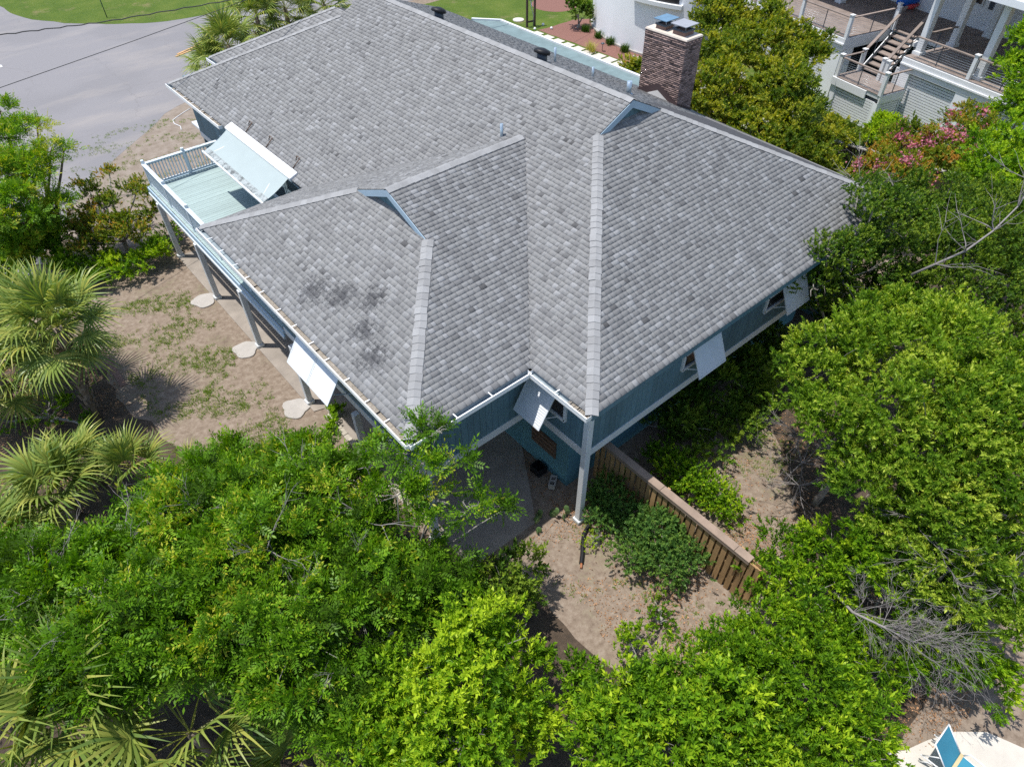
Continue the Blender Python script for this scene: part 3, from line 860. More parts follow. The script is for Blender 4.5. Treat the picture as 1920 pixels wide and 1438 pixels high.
# deck, porch and railing ------------------------------------------------------------
ZD = 2.95
dk = MB().box(-3.1, .4, 10.25, 22.05, ZD - .20, ZD - .06)
dk = MB()
for y in np.arange(10.4, 22.1, .6):
    dk.box(-3.05, .35 if y > yF else -1.25, y - .02, y + .02, ZD - .24, ZD - .03)
deck = dk.build('deck_joists', m_trim, house)
pl1 = MB().box(-3.12, .42, 0, .134, -.028, 0).mesh('deck_board', m_deck)
pl2 = MB().box(-3.12, -1.25, 0, .134, -.028, 0).mesh('deck_board', m_deck)
y = 10.25
while y < 22.05:
    add('deck_board', pl1 if y > yF - .25 else pl2, deck, Matrix.Translation((0, y, ZD + random.uniform(-.002, .002))))
    y += .143
for (x0, y0, x1, y1) in ((-3.17, 10.2, -3.17, 22.2), (-3.2, 22.16, .45, 22.16)):
    MB().bar((x0, y0, ZD - .14), (x1, y1, ZD - .14), .05, .26).build('rim_board', m_bluetrim, house)
    MB().bar((x0 - (.03 if x0 == x1 else 0), y0 + (0 if x0 == x1 else .03), ZD - .30), (x1 - (.03 if x0 == x1 else 0), y1 + (0 if x0 == x1 else .03), ZD - .30), .06, .10).build('rim_ledge', m_rail, house)
bal = MB().box(-.02, .02, -.02, .02, .10, .93).mesh('baluster', m_rail)
def railing(p0, p1, posts):
    p0 = Vector((*p0, 0)); p1 = Vector((*p1, 0)); d = p1 - p0; ln = d.length; d.normalize()
    rl = bevel(MB().bar((p0.x, p0.y, ZD + .965), (p1.x, p1.y, ZD + .965), .15, .045).build('railing', m_rail, house), .008)
    MB().bar((p0.x, p0.y, ZD + .90), (p1.x, p1.y, ZD + .90), .04, .07).build('upper_rail', m_rail, rl)
    MB().bar((p0.x, p0.y, ZD + .085), (p1.x, p1.y, ZD + .085), .05, .08).build('lower_rail', m_rail, rl)
    ang = math.atan2(d.y, d.x)
    s = .08
    while s < ln - .05:
        add('baluster', bal, rl, Matrix.Translation((*(p0 + d * s).xy, ZD)) @ Matrix.Rotation(ang, 4, 'Z'))
        s += .125
    for t in posts:
        q = p0 + d * t
        ps = bevel(MB().box(q.x - .055, q.x + .055, q.y - .055, q.y + .055, ZD - .3, ZD + 1.12).build('rail_post', m_rail, rl), .01)
railing((-3.0, 22.08), (-3.0, 10.3), (0.0, 2.2, 4.5, 6.9, 9.3))
railing((-3.0, 22.08), (.4, 22.08), (1.62, 3.3))

# roof fittings ---------------------------------------------------------------------
def roof_vent(x, y):
    z = HrM - p * (x - c)
    v = MB().tube([(x, y, z - .1), (x, y, z + .28)], .17, 16).build('roof_vent', m_dark, house)
    pts = []
    mb = MB()
    n = 14
    mb.tube([(x - .02, y, z + .24), (x, y, z + .30), (x + .02, y, z + .36), (x + .03, y, z + .40)], [.27, .29, .24, .08], 18)
    mb.build('vent_hood', m_black, v)
roof_vent(7.75, 10.35); roof_vent(7.75, 16.1)
def pipe_vent(x, y, zt, r=.045, zb=None):
    z = (HrM - p * (x - c)) if zb is None else zb
    v = MB().tube([(x, y, z - .1), (x, y, zt)], r, 12).build('vent_pipe', m_steel, house)
    MB().tube([(x, y, z - .02), (x, y, z + .05)], [r * 2.4, r * 1.15], 12).build('flashing_boot', m_steel, v)
pipe_vent(9.3, 11.35, 8.22); pipe_vent(9.6, 10.7 - .95, 7.92); pipe_vent(9.35, 7.85, 8.05, .085); pipe_vent(4.55, 8.62, 7.8, .05, HrW - .412 * .7)

# chimney ----------------------------------------------------------------------------
cx0, cx1, cy0, cy1, cz1 = 13.2, 14.1, 8.68, 10.61, 8.25
ch = MB().box(cx0 + .012, cx1 - .012, cy0 + .012, cy1 - .012, 4.6, cz1 - .02).build('chimney', m_mortar, house)
bv, bt = [], []
def brick(x0, x1, y0, y1, z0, z1):
    bv.append([(x0, y0, z0), (x1, y0, z0), (x1, y1, z0), (x0, y1, z0), (x0, y0, z1), (x1, y0, z1), (x1, y1, z1), (x0, y1, z1)]); bt.append(random.choice((.2, .45, .5, .6, .7, .85)) + random.uniform(-.1, .1) if random.random() > .07 else .02)
z = 4.7; row = 0
while z < cz1 - .08:
    out = .012 if z > cz1 - .25 else 0.0
    h = .058
    off = (row % 2) * .105
    for side in range(4):
        ln = (cy1 - cy0) if side in (0, 1) else (cx1 - cx0)
        u = -off
        while u < ln:
            u0, u1 = max(u, 0), min(u + .2, ln); u += .21
            if u1 - u0 < .03: continue
            e = random.uniform(-.004, .006) + out
            if side == 0: brick(cx0 - e, cx0 + .03, cy0 + u0, cy0 + u1, z, z + h)
            elif side == 1: brick(cx1 - .03, cx1 + e, cy0 + u0, cy0 + u1, z, z + h)
            elif side == 2: brick(cx0 + u0, cx0 + u1, cy0 - e, cy0 + .03, z, z + h)
            else: brick(cx0 + u0, cx0 + u1, cy1 - .03, cy1 + e, z, z + h)
    z += .069; row += 1
nb = (np.arange(len(bv)) * 8)[:, None]
bq = np.concatenate([nb + np.array(f) for f in ((0, 3, 2, 1), (4, 5, 6, 7), (0, 1, 5, 4), (1, 2, 6, 5), (2, 3, 7, 6), (3, 0, 4, 7))])
o = add('brickwork', np_mesh('brickwork', np.array(bv).reshape(-1, 3), bq, None, m_brick, np.tile(np.array(bt), 6)), ch); o['kind'] = 'stuff'
MB().hexa([(cx0 - .02, cy0 - .02, cz1 - .05), (cx1 + .02, cy0 - .02, cz1 - .05), (cx1 + .02, cy1 + .02, cz1 - .05), (cx0 - .02, cy1 + .02, cz1 - .05),
           (cx0, cy0, cz1), (cx1, cy0, cz1), (cx1, cy1, cz1), (cx0, cy1, cz1)]).build('mortar_crown', m_cap2, ch)
for (y0, y1, bh, pl_) in ((8.95, 9.5, .13, M('pale_cap_metal', (0.27, 0.28, 0.31), 0.6)), (9.85, 10.3, .12, M('blue_cap_metal', (0.13, 0.23, 0.33), 0.4, metal=.2))):
    fl = MB().box(cx0 + .2, cx1 - .2, y0, y1, cz1 - .01, cz1 + bh).build('flue', m_redbrick, ch)
    bk = MB()
    for (xa, xb, ya, yb) in ((cx0 + .17, cx0 + .22, y0 - .03, y1 + .03), (cx1 - .22, cx1 - .17, y0 - .03, y1 + .03), (cx0 + .22, cx1 - .22, y0 - .03, y0 + .02), (cx0 + .22, cx1 - .22, y1 - .02, y1 + .03)):
        bk.box(xa, xb, ya, yb, cz1 + bh + .002, cz1 + bh + .05)
    bk.build('flue_collar', m_dark, ch)
    hood = MB().box(cx0 + .1, cx1 - .06, y0 - .08, y1 + .08, cz1 + bh + .20, cz1 + bh + .222).build('flue_hood', pl_, ch)
    for (xx, yy) in ((cx0 + .2, y0), (cx1 - .2, y0), (cx0 + .2, y1), (cx1 - .2, y1)):
        MB().tube([(xx, yy, cz1 + bh + .04), (xx, yy, cz1 + bh + .205)], .008, 5).build('hood_leg', m_steel, hood)
# cricket with brown flashing uphill of the chimney
zc = HrM - p * (cx0 - c)
yc = (cy0 + cy1) / 2
ap = (cx0, yc, zc + .48); xr_ = cx0 - .95
MB().face([(cx0, cy0 - .05, zc + .01), ap, (xr_, yc, HrM - p * (xr_ - c) + .02)]).face([ap, (cx0, cy1 + .05, zc + .01), (xr_, yc, HrM - p * (xr_ - c) + .02)]).build('cricket', m_cap_obj, house)
MB().hexa([(cx0 - .05, cy0 - .04, zc), (cx0 - .015, cy0 - .04, zc), (cx0 - .015, yc, zc + .46), (cx0 - .03, yc, zc + .46), (cx0 - .03, cy0 - .04, zc + .28), (cx0 - .015, cy0 - .04, zc + .28), (cx0 - .015, yc, zc + .62), (cx0 - .03, yc, zc + .74)]).hexa(
    [(cx0 - .03, yc, zc + .46), (cx0 - .015, yc, zc + .46), (cx0 - .015, cy1 + .04, zc), (cx0 - .03, cy1 + .04, zc), (cx0 - .03, yc, zc + .74), (cx0 - .015, yc, zc + .74), (cx0 - .015, cy1 + .04, zc + .28), (cx0 - .03, cy1 + .04, zc + .28)]).build('flashing', m_flash, house)
MB().hexa([(cx0 - .03, cy0 - .03, zc), (cx1 + .03, cy0 - .03, zc - .45), (cx1 + .03, cy0 - .015, zc - .45), (cx0 - .03, cy0 - .015, zc), (cx0 - .03, cy0 - .03, zc + .28), (cx1 + .03, cy0 - .03, zc - .16), (cx1 + .03, cy0 - .015, zc - .16), (cx0 - .03, cy0 - .015, zc + .28)]).build('flashing', m_flash, house)

# low teal side-porch roof with white edge
m_porch = M('teal_roll_roofing', (0.155, 0.215, 0.22), 0.85, var=0.25, scale=2.5, fine=90, bump=.4)
pr = MB().prism([(14.7, 12.2), (16.1, 12.2), (16.4, 23.0), (15.5, 24.1), (14.7, 24.3)], 4.86, 5.0).build('side_porch_roof', m_porch, house)
for a, b in (((16.15, 12.2), (16.45, 23.05)), ((16.45, 23.05), (15.45, 24.25))):
    MB().bar((*a, 5.0), (*b, 5.0), .13, .16).build('porch_gutter', m_white, pr)
for y in (13.5, 18, 22.5):
    corner_post(16.1, y, top=4.86)

# awning over the deck: a thing of its own ----------------------------------------------
aw = thing('awning', 'pale blue-green retractable awning in a white cassette over the deck', 'awning', (-.4, 17.3, 4.9))
cs = bevel(MB().hexa([(-.06, 14.55, 5.10), (.30, 14.55, 5.16), (.30, 19.95, 5.16), (-.06, 19.95, 5.10), (-.10, 14.55, 5.27), (.24, 14.55, 5.40), (.24, 19.95, 5.40), (-.10, 19.95, 5.27)]).build('cassette', m_white, aw), .03, 2)
mb = MB(); n = 10; rows = []
for i in range(n + 1):
    t = i / n
    x = -.08 + t * (-1.17 + .08); z = 5.2 + t * (4.68 - 5.2) - .05 * math.sin(math.pi * t)
    rows.append([(x, yy, z - .012 * math.sin((yy - 14.7) * 1.9) ** 2 * t) for yy in np.linspace(14.72, 19.82, 14)])
mb.grid(rows); o = mb.build('fabric', m_fab, aw)
def strip(name, t0, t1, mat):
    q = MB()
    f = lambda t: (-.08 + t * (-1.09), 5.2 + t * (-.52) - .05 * math.sin(math.pi * t) + .008)
    k = 6; rows = []
    for i in range(k + 1):
        t = t0 + (t1 - t0) * i / k; xa, za = f(t)
        rows.append([(xa, yy, za - .012 * math.sin((yy - 14.7) * 1.9) ** 2 * t) for yy in np.linspace(14.73, 19.81, 14)])
    q.grid(rows)
    return q.build(name, mat, aw)
def mildew_mat():
    m, n, l, pb = nodes('mildewed_fabric')
    P = pos(n)
    nn = noise(n, l, P, 5, 7, .8)
    col = ramp(n, l, nn, [(.40, (.10, .11, .11)), (.5, (.27, .30, .30)), (.6, (.36, .40, .40)), (.7, (.45, .47, .47))])
    l.new(col, pb.inputs['Base Color']); pb.inputs['Roughness'].default_value = .9
    return m
strip('valance', .80, 1.0, mildew_mat())
bevel(MB().bar((-1.19, 14.65, 4.66), (-1.19, 19.9, 4.66), .06, .08).build('front_bar', m_white, aw), .01)
for y in (15.0, 19.5):
    MB().tube([(.1, y, 5.12), (-.55, y + (.35 if y < 17 else -.35), 4.9), (-1.15, y, 4.64)], .025, 8).build('folding_arm', m_white, aw)
for y in (15.1, 17.2, 18.9):
    MB().tube([(.28, y - .12, 5.36), (.62, y - .12, 5.62), (.62, y + .1, 5.62), (.55, y + .1, 5.50)], .018, 6).build('bracket', m_rust, aw)
# ---------------------------------------------------------------- yard things
for k, (y, lb) in enumerate(((17.6, 'pale concrete pad under the white post nearest the street'), (13.72, 'pale concrete pad under the middle white post along the carport'), (9.8, 'pale concrete pad under the white post below the double shutter'))):
    pts = []
    for i in range(22):
        t = 2 * math.pi * i / 22
        r = .47 * (1 + .10 * math.sin(3 * t + k) + .07 * math.sin(5 * t + 2 * k))
        pts.append((-3.68 + .95 * r * math.cos(t), y + .02 * k + r * math.sin(t)))
    o = bevel(MB().prism(pts, -.05, .05).build('footing_pad', m_pad), .02, 2); tag(o, lb, 'concrete pad', 'pads at the carport posts')
ORD = 'first second third fourth fifth sixth seventh eighth ninth tenth eleventh twelfth thirteenth fourteenth fifteenth sixteenth seventeenth eighteenth nineteenth twentieth twenty-first twenty-second twenty-third'.split()
y = 8.85; k = 0
while y > 4.3:
    ln = random.uniform(.26, .34)
    x = -3.02 + random.uniform(-.02, .02)
    o = bevel(MB().box(x - .09, x + .09, y - ln, y, -.05, .10 + random.uniform(-.02, .02)).build('edging_stone', m_stone), .02, 2)
    k += 1
    tag(o, ORD[k - 1] + ' tan edging block beside the carport slab, counted from the post under the double shutter', 'edging stone', 'edging row beside the carport')
    y -= ln + .012
for i in range(22):
    y0 = 17.15 - i * .112
    o = MB().hexa([(-7.85, y0, -.03), (-7.65, y0 + .01, -.03), (-7.65, y0 + .105, -.03), (-7.85, y0 + .095, -.03), (-7.85, y0, .03), (-7.65, y0 + .01, .03 + random.uniform(-.01, .01)), (-7.65, y0 + .105, .03), (-7.85, y0 + .095, .03)]).build('edging_brick', m_redbrick)
    tag(o, ORD[i] + ' red brick in the sunken yard edging row, counted from the street end', 'brick', 'brick edging of the left yard')
cb = thing('concrete_block', 'off-white hollow concrete block lying against the teal lower wall', 'concrete block', (.75, 1.95, 0))
Mr = Matrix.Translation((.72, 1.85, .04)) @ Matrix.Rotation(R(35), 4, 'Z')
for (x0, x1, y0, y1, nm) in ((-.2, .2, -.1, -.065, 'face_shell'), (-.2, .2, .065, .1, 'face_shell'), (-.2, -.16, -.065, .065, 'web'), (-.02, .02, -.065, .065, 'web'), (.16, .2, -.065, .065, 'web')):
    q = MB().box(x0, x1, y0, y1, 0, .19); q.v = [tuple(Mr @ Vector(v)) for v in q.v]
    q.build(nm, m_pad, cb)
cr = thing('storage_crate', 'dark plastic crate in the shade by the concrete block', 'crate', (.72, 2.5, 0))
MB().box(.55, .9, 2.3, 2.7, .04, .09).build('bottom', m_black, cr)
for (x0, x1, y0, y1) in ((.55, .58, 2.3, 2.7), (.87, .9, 2.3, 2.7), (.58, .87, 2.3, 2.33), (.58, .87, 2.67, 2.7)):
    MB().box(x0, x1, y0, y1, .09, .3).build('side', m_black, cr)
dp = thing('drain_pipe', 'black corrugated drain pipe ending on the bare ground by the corner post', 'pipe', (0, -.3, 0))
pts = [Vector((.5, .08, .06)), Vector((.2, -.02, .06)), Vector((-.05, -.22, .06)), Vector((-.3, -.46, .06)), Vector((-.52, -.64, .06))]
mb = MB(); pp = []; rr = []
for i in range(60):
    t = i / 59 * 4; k = min(int(t), 3); pp.append(pts[k].lerp(pts[k + 1], t - k)); rr.append(.058 + (.008 if i % 2 else 0))
mb.tube(pp, rr, 10); mb.build('pipe_body', m_black, dp)
mb = MB().tube([(-.50, -.625, .06), (-.62, -.735, .05)], .035, 8).build('pipe_end', M('copper_end', (.32, .13, .06), .6), dp)

# privacy fence -----------------------------------------------------------------
fn = thing('privacy_fence', 'brown board privacy fence with flat weathered cap beside the corner post', 'fence', (1.95, -2, 0))
brd = MB().box(-.011, .011, 0, .138, 0.02, 1.72).mesh('board', m_fence)
y = 1.30; k = 0
while y > -4.2:
    add('board', brd, fn, Matrix.Translation((1.90 + random.uniform(-.004, .004), y - .14, random.uniform(-.02, .01))) @ Matrix.Rotation(R(random.uniform(-.6, .6)), 4, 'X'))
    add('board', brd, fn, Matrix.Translation((2.02, y - .14 - .098, random.uniform(-.02, .01))))
    y -= .195
for z in (.3, .95, 1.55):
    MB().box(1.925, 1.995, -4.4, 1.3, z, z + .085).build('rail', m_fence, fn)
for y in (1.2, -1.2, -3.6):
    MB().box(2.04, 2.13, y - .045, y + .045, 0, 1.74).build('fence_post', m_fence, fn)
for i, (y0, y1) in enumerate(((1.32, -1.08), (-1.09, -3.5), (-3.51, -3.95))):
    bevel(MB().box(1.84, 2.07, y1, y0, 1.735, 1.775).build('cap_board', m_fcap, fn), .006)
MB().box(1.845, 1.88, -3.95, 1.3, 1.64, 1.735).build('trim_board', m_fcap, fn)

# sling lounger on the patio -------------------------------------------------------
lg = thing('sun_lounger', 'white framed sun lounger with raised teal sling back on the patio', 'lounger', (2.05, -10, 0))
m_sling = M('teal_sling', (0.035, 0.20, 0.29), 0.75, var=0.1, scale=3, fine=200, bump=.3)
xl, xr2 = 1.74, 2.33
bt_, hg, ft = (-8.97, 1.02), (-9.5, .40), (-10.95, .37)
def sling(name, A, B):
    n = 8
    def S(a, b):
        sag = -.03 * math.sin(math.pi * a) * math.sin(math.pi * b)
        return (xl + (xr2 - xl) * a, A[0] + (B[0] - A[0]) * b, A[1] + (B[1] - A[1]) * b + sag)
    MB().grid([[S(i / n, j / n) for j in range(n + 1)] for i in range(n + 1)]).build(name, m_sling, lg)
sling('back_sling', bt_, hg); sling('seat_sling', (hg[0] - .03, hg[1]), ft)
for x in (xl - .015, xr2 + .015):
    MB().tube([(x, bt_[0], bt_[1]), (x, hg[0], hg[1])], .016, 8).build('back_tube', m_white, lg)
    MB().tube([(x, hg[0] + .55, .32), (x, hg[0], hg[1] - .02), (x, ft[0], ft[1])], .018, 8).build('side_tube', m_white, lg)
    for y in (-9.2, -10.6):
        MB().tube([(x, y, .36), (x, y + (.18 if y > -10 else -.15), .03)], .016, 8).build('leg', m_white, lg)
    MB().tube([(x, -9.2, .72), (x, -8.98, .34)], .012, 6).build('prop', m_white, lg)
    MB().tube([(x, -9.55, .4), (x, -9.62, .62), (x, -10.2, .62), (x, -10.3, .4)], .016, 8).build('armrest', m_white, lg)
MB().tube([(xl - .015, bt_[0], bt_[1]), (xr2 + .015, bt_[0], bt_[1])], .016, 8).build('head_tube', m_white, lg)
MB().bar((xl - .02, -9.53, .425), (xr2 + .02, -9.53, .425), .07, .012).build('strap', M('tan_strap', (.45, .36, .2), .8), lg)

# overhead wires ----------------------------------------------------------------------
def wire(name, pts, r, label, twist=False):
    P = [Vector(q) for q in pts]; out = []
    for i in range(len(P) - 1):
        for k in range(14):
            q = P[i].lerp(P[i + 1], k / 14)
            if twist: q = q + Vector((0, .02 * math.cos(k * 2.2), .02 * math.sin(k * 2.2)))
            out.append(q)
    out.append(P[-1])
    o = MB().tube(out, r, 6).build(name, m_wire); tag(o, label, 'wire', 'overhead wires')
wire('service_cable', [(-40, 40.9, 9.4), (-12, 29.7, 8.2), (-5.1, 27.03, 8.0), (-1.63, 25.9, 8.0), (3.12, 25.0, 8.05), (12, 23.6, 8.3), (40, 19, 9.6)], .022, 'thick twisted overhead cable crossing above the road', True)
wire('overhead_wire', [(-40, 10, 9.0), (-14, 18.5, 8.2), (-6.32, 21.32, 8.0), (-1.53, 22.85, 8.0), (2.11, 23.95, 8.05), (14, 27.4, 8.3), (40, 34, 9.4)], .012, 'thin overhead wire crossing above the road, nearer the deck')

# ---------------------------------------------------------------- neighbour's garden
for i, (x, y) in enumerate(((27.0, 31.87), (27.04, 30.78), (27.06, 29.74), (27.04, 28.7), (27.06, 27.7), (27.12, 26.74), (27.15, 25.79), (27.2, 24.84), (27.22, 23.9), (27.25, 22.9))):
    o = bevel(MB().box(x - .42, x + .42, y - .38, y + .38, -.03, .045).build('stepping_stone', m_paver), .01)
    tag(o, ORD[i] + ' square pale stepping stone, counted from the utility stand end of the row', 'stepping stone', 'row of stepping stones')
o = MB().tube([(28.01, 35.02, -.05), (28.01, 35.02, .08)], .42, 28).build('manhole_cover', m_paver); tag(o, 'round white access cover set in the neighbouring lawn', 'cover')
up_ = thing('utility_stand', 'dark timber utility stand with grey meter on the lawn', 'utility stand', (27.75, 33.4, 0))
m_tim = M('dark_timber', (.07, .05, .04), .8)
for (x, y) in ((27.46, 33.42), (28.10, 33.3)):
    MB().box(x - .06, x + .06, y - .06, y + .06, 0, 3.2).build('upright', m_tim, up_)
for z in (.35, 2.2, 2.7):
    MB().bar((27.4, 33.44, z), (28.16, 33.29, z), .05, .12).build('crosspiece', m_tim, up_)
MB().box(27.62, 27.86, 33.25, 33.36, 1.75, 2.15).build('meter_box', m_steel, up_)
MB().tube([(27.74, 33.3, 2.15), (27.74, 33.3, 2.32)], .09, 12).build('meter', m_glass, up_)
MB().tube([(27.74, 33.32, 1.75), (27.8, 33.3, 1.2), (27.95, 33.28, .8), (27.95, 33.28, 0)], .03, 8).build('conduit', m_steel, up_)
for i, (x, y, lb) in enumerate(((28.5, 31.9, 'small white garden light stub where lawn meets the mulch bed'), (28.6, 32.9, 'small white garden light stub out on the lawn'), (27.5, 32.6, 'small white garden stub by the utility stand'))):
    o = MB().tube([(x, y, 0), (x, y, .12), (x, y, .17)], [.09, .10, .05], 10).build('garden_stub', m_white); tag(o, lb, 'garden light', 'white garden stubs')
pl_ = thing('path_light', 'dark mushroom path light standing in the mulch bed', 'path light', (28.04, 26.3, 0))
MB().tube([(28.04, 26.3, 0), (28.04, 26.3, .5)], .02, 6).build('stem', m_dark, pl_)
MB().tube([(28.04, 26.3, .48), (28.04, 26.3, .52), (28.04, 26.3, .58)], [.13, .13, .02], 12).build('shade', m_dark, pl_)
rw = thing('retaining_wall', 'low dark timber wall with pale ledge below the clipped hedge', 'wall', (26.1, 6, 0))
for y in np.arange(-6, 11.9, 1.2):
    x = 26.1 - (y - 6) * .2
    MB().hexa([(x, y, 0), (x + .08, y, 0), (x - .24 + .08, y + 1.19, 0), (x - .24, y + 1.19, 0), (x, y, .86), (x + .08, y, .86), (x - .24 + .08, y + 1.19, .86), (x - .24, y + 1.19, .86)]).build('panel', m_tim, rw)
    MB().hexa([(x - .05, y, .862), (x + .22, y, .862), (x - .24 + .22, y + 1.19, .862), (x - .24 - .05, y + 1.19, .862), (x - .05, y, .92), (x + .22, y, .92), (x - .24 + .22, y + 1.19, .92), (x - .24 - .05, y + 1.19, .92)]).build('ledge', m_pad, rw)

# ---------------------------------------------------------------- neighbour's house
NO = Vector((32.37, 11.93)); E1 = Vector((-.233, -.972)); E2 = Vector((.972, -.233))
def NBp(s, t, z):
    q = NO + E1 * s + E2 * t
    return Vector((q.x, q.y, z))
nh = thing('white_house', 'white modern house with timber decks, stairs and a rounded stucco tower', 'house', (36, 12, 0))
class NMB(MB):
    def nbox(self, s0, s1, t0, t1, z0, z1):
        return self.hexa([NBp(s0, t0, z0), NBp(s0, t1, z0), NBp(s1, t1, z0), NBp(s1, t0, z0), NBp(s0, t0, z1), NBp(s0, t1, z1), NBp(s1, t1, z1), NBp(s1, t0, z1)])
def nb(name, args, mat, parent=None, bv=0):
    o = NMB().nbox(*args).build(name, mat, parent or nh)
    if bv: bevel(o, bv)
    return o
# rounded tower
cxT, cyT, rT = 38.5, 25.0, 9.0
mb = MB(); n = 40
arc = [R(135 + i * (205 - 135) / n) for i in range(n + 1)]
ring = [(cxT + rT * math.cos(t), cyT + rT * math.sin(t)) for t in arc]
for (x0, y0), (x1, y1) in zip(ring, ring[1:]):
    mb.face([(x0, y0, 0), (x1, y1, 0), (x1, y1, 7.5), (x0, y0, 7.5)], True)
mb.face([(ring[-1][0], ring[-1][1], 0), (cxT + 3, cyT, 0), (cxT + 3, cyT, 7.5), (ring[-1][0], ring[-1][1], 7.5)])
mb.face([(cxT + 3, cyT, 0), (ring[0][0], ring[0][1], 0), (ring[0][0], ring[0][1], 7.5), (cxT + 3, cyT, 7.5)])
mb.build('tower_wall', m_nbwhite, nh)
mb = MB()
for (x0, y0), (x1, y1) in zip(ring, ring[1:]):
    s = 1.012
    f = lambda x, y, k: (cxT + (x - cxT) * k, cyT + (y - cyT) * k)
    mb.hexa([(*f(x0, y0, 1.0), 0), (*f(x1, y1, 1.0), 0), (*f(x1, y1, s), 0), (*f(x0, y0, s), 0), (*f(x0, y0, 1.0), .12), (*f(x1, y1, 1.0), .12), (*f(x1, y1, s), .12), (*f(x0, y0, s), .12)])
mb.build('tower_plinth', m_pad, nh)
tw = MB(); 
i0, i1 = 26, 37
for k in range(i0, i1):
    f = lambda i, q: (cxT + (ring[i][0] - cxT) * q, cyT + (ring[i][1] - cyT) * q)
    tw.hexa([(*f(k, 1.004), 3.45), (*f(k + 1, 1.004), 3.45), (*f(k + 1, 1.01), 3.45), (*f(k, 1.01), 3.45), (*f(k, 1.004), 5.6), (*f(k + 1, 1.004), 5.6), (*f(k + 1, 1.01), 5.6), (*f(k, 1.01), 5.6)])
tw = tw.build('tower_window', m_glass, nh)
sl = MB()
for k in range(i0 - 1, i1 + 1):
    f = lambda i, q: (cxT + (ring[i][0] - cxT) * q, cyT + (ring[i][1] - cyT) * q)
    sl.hexa([(*f(k, 1.0), 3.2), (*f(k + 1, 1.0), 3.2), (*f(k + 1, 1.035), 3.2), (*f(k, 1.035), 3.2), (*f(k, 1.0), 3.43), (*f(k + 1, 1.0), 3.43), (*f(k + 1, 1.035), 3.43), (*f(k, 1.035), 3.43)])
sl.build('sill', m_white, tw)
nb('rear_wall', (-14, -9.0, 1.0, 8, 0, 7.5), m_nbwhite)
nb('rear_wall', (-9, 14, 7.6, 8.2, 0, 7.0), m_nbwhite)
nb('rear_wall', (3.2, 3.45, 7.2, 7.6, 3.4, 7.0), m_nbwhite)
for (s0, s1, z0, z1) in ((-2.5, -.8, 4.4, 6.4), (5.0, 6.6, 3.45, 6.0), (1.2, 2.2, 4.6, 6.2)):
    wd = nb('window', (s0, s1, 7.57, 7.598, z0, z1), m_glass)
    nb('window_frame', (s0 - .1, s0, 7.52, 7.596, z0 - .1, z1), m_white, wd)
    nb('window_frame', (s1, s1 + .1, 7.52, 7.596, z0 - .1, z1), m_white, wd)
    nb('window_frame', (s0, s1, 7.52, 7.596, z0 - .1, z0), m_white, wd)
nb('upper_storey', (3.5, 16, .45, 8.2, 6.85, 7.15), m_nbwhite)
nb('upper_storey', (-9, 3.49, 2.75, 8.2, 6.85, 7.15), m_nbwhite)
# decks
def boards(s0, s1, t0, t1, z):
    q = NMB(); s = s0
    while s < s1 - .01:
        q.nbox(s, min(s + .138, s1), t0, t1, z - .03, z); s += .145
    o = q.build('deck_boards', m_ipe, nh); o['kind'] = 'stuff'
    nb('deck_frame', (s0 + .02, s1 - .02, t0 + .03, t1 - .02, z - .25, z - .04), m_trim)
boards(-9, 0.0, 0, 7.55, 3.4); boards(0.0, 3.5, 3.75, 7.55, 3.4); boards(3.5, 14, .65, 7.55, 3.4); boards(1.1, 4.3, -1.35, .55, 1.95)
for (s0, s1, t, z) in ((-9, .06, 0, 3.36), (3.45, 14, .65, 3.36)):
    nb('fascia', (s0, s1, t - .06, t + .02, z - .28, z - .03), m_white)
    nb('fascia', (s0, s1, t - .12, t + .02, z - .36, z - .282), m_white)
    nb('fascia', (s0, s1, t - .05, t + .02, z - .66, z - .362), m_white)
nb('fascia', (0.0, .06, .02, 3.75, 2.75, 3.34), m_white)
nb('fascia', (3.44, 3.5, .67, 3.8, 2.75, 3.34), m_white)
nb('fascia', (1.05, 3.45, -1.42, -1.34, 1.5, 1.9), m_white)
nb('fascia', (4.28, 4.36, -1.34, .5, 1.5, 1.9), m_white)
nb('fascia', (1.05, 1.12, -1.34, .5, 1.5, 1.9), m_white)
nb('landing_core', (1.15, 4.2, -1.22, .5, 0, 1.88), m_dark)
nb('pier', (4.1, 4.34, -1.33, -1.1, 0, 1.5), m_nbwhite)
def louvre_panel(s0, s1, t, z0, z1, along='s'):
    pn = NMB()
    bk = None
    if along == 's':
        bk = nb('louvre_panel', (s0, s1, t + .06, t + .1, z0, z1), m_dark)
        for (a, b) in ((s0, s0 + .1), (s1 - .1, s1)): nb('frame', (a, b, t - .02, t + .05, z0, z1), m_white, bk)
        z = z0 + .03
        while z < z1 - .08:
            nb('slat', (s0 + .1, s1 - .1, t, t + .03, z, z + .105), m_white, bk); z += .135
    else:
        bk = nb('louvre_panel', (t - .1, t - .06, s0, s1, z0, z1), m_dark)
        z = z0 + .03
        while z < z1 - .08:
            nb('slat', (t - .05, t - .02, s0 + .05, s1 - .05, z, z + .105), m_white, bk); z += .135
louvre_panel(1.35, 4.1, -1.3, 0.02, 1.5); louvre_panel(-1.25, .4, 4.32, .02, 1.5, 't')
louvre_panel(3.2, 7.0, .75, .02, 2.7); louvre_panel(7.7, 10.6, .75, .02, 2.7); louvre_panel(-4.2, -.95, .1, .02, 2.7); louvre_panel(-8.2, -4.9, .1, .02, 2.7)
for (s, t, wd) in ((3.5, .62, .65), (7.0, .62, .7), (10.6, .62, .7), (-.95, .0, .95), (-4.9, .0, .7), (1.1, -1.32, .25), (4.1, -1.32, .22)):
    zt_ = 1.5 if t < -1 else 2.72
    nb('pier', (s, s + wd, t, t + wd, 0, zt_), m_nbwhite)
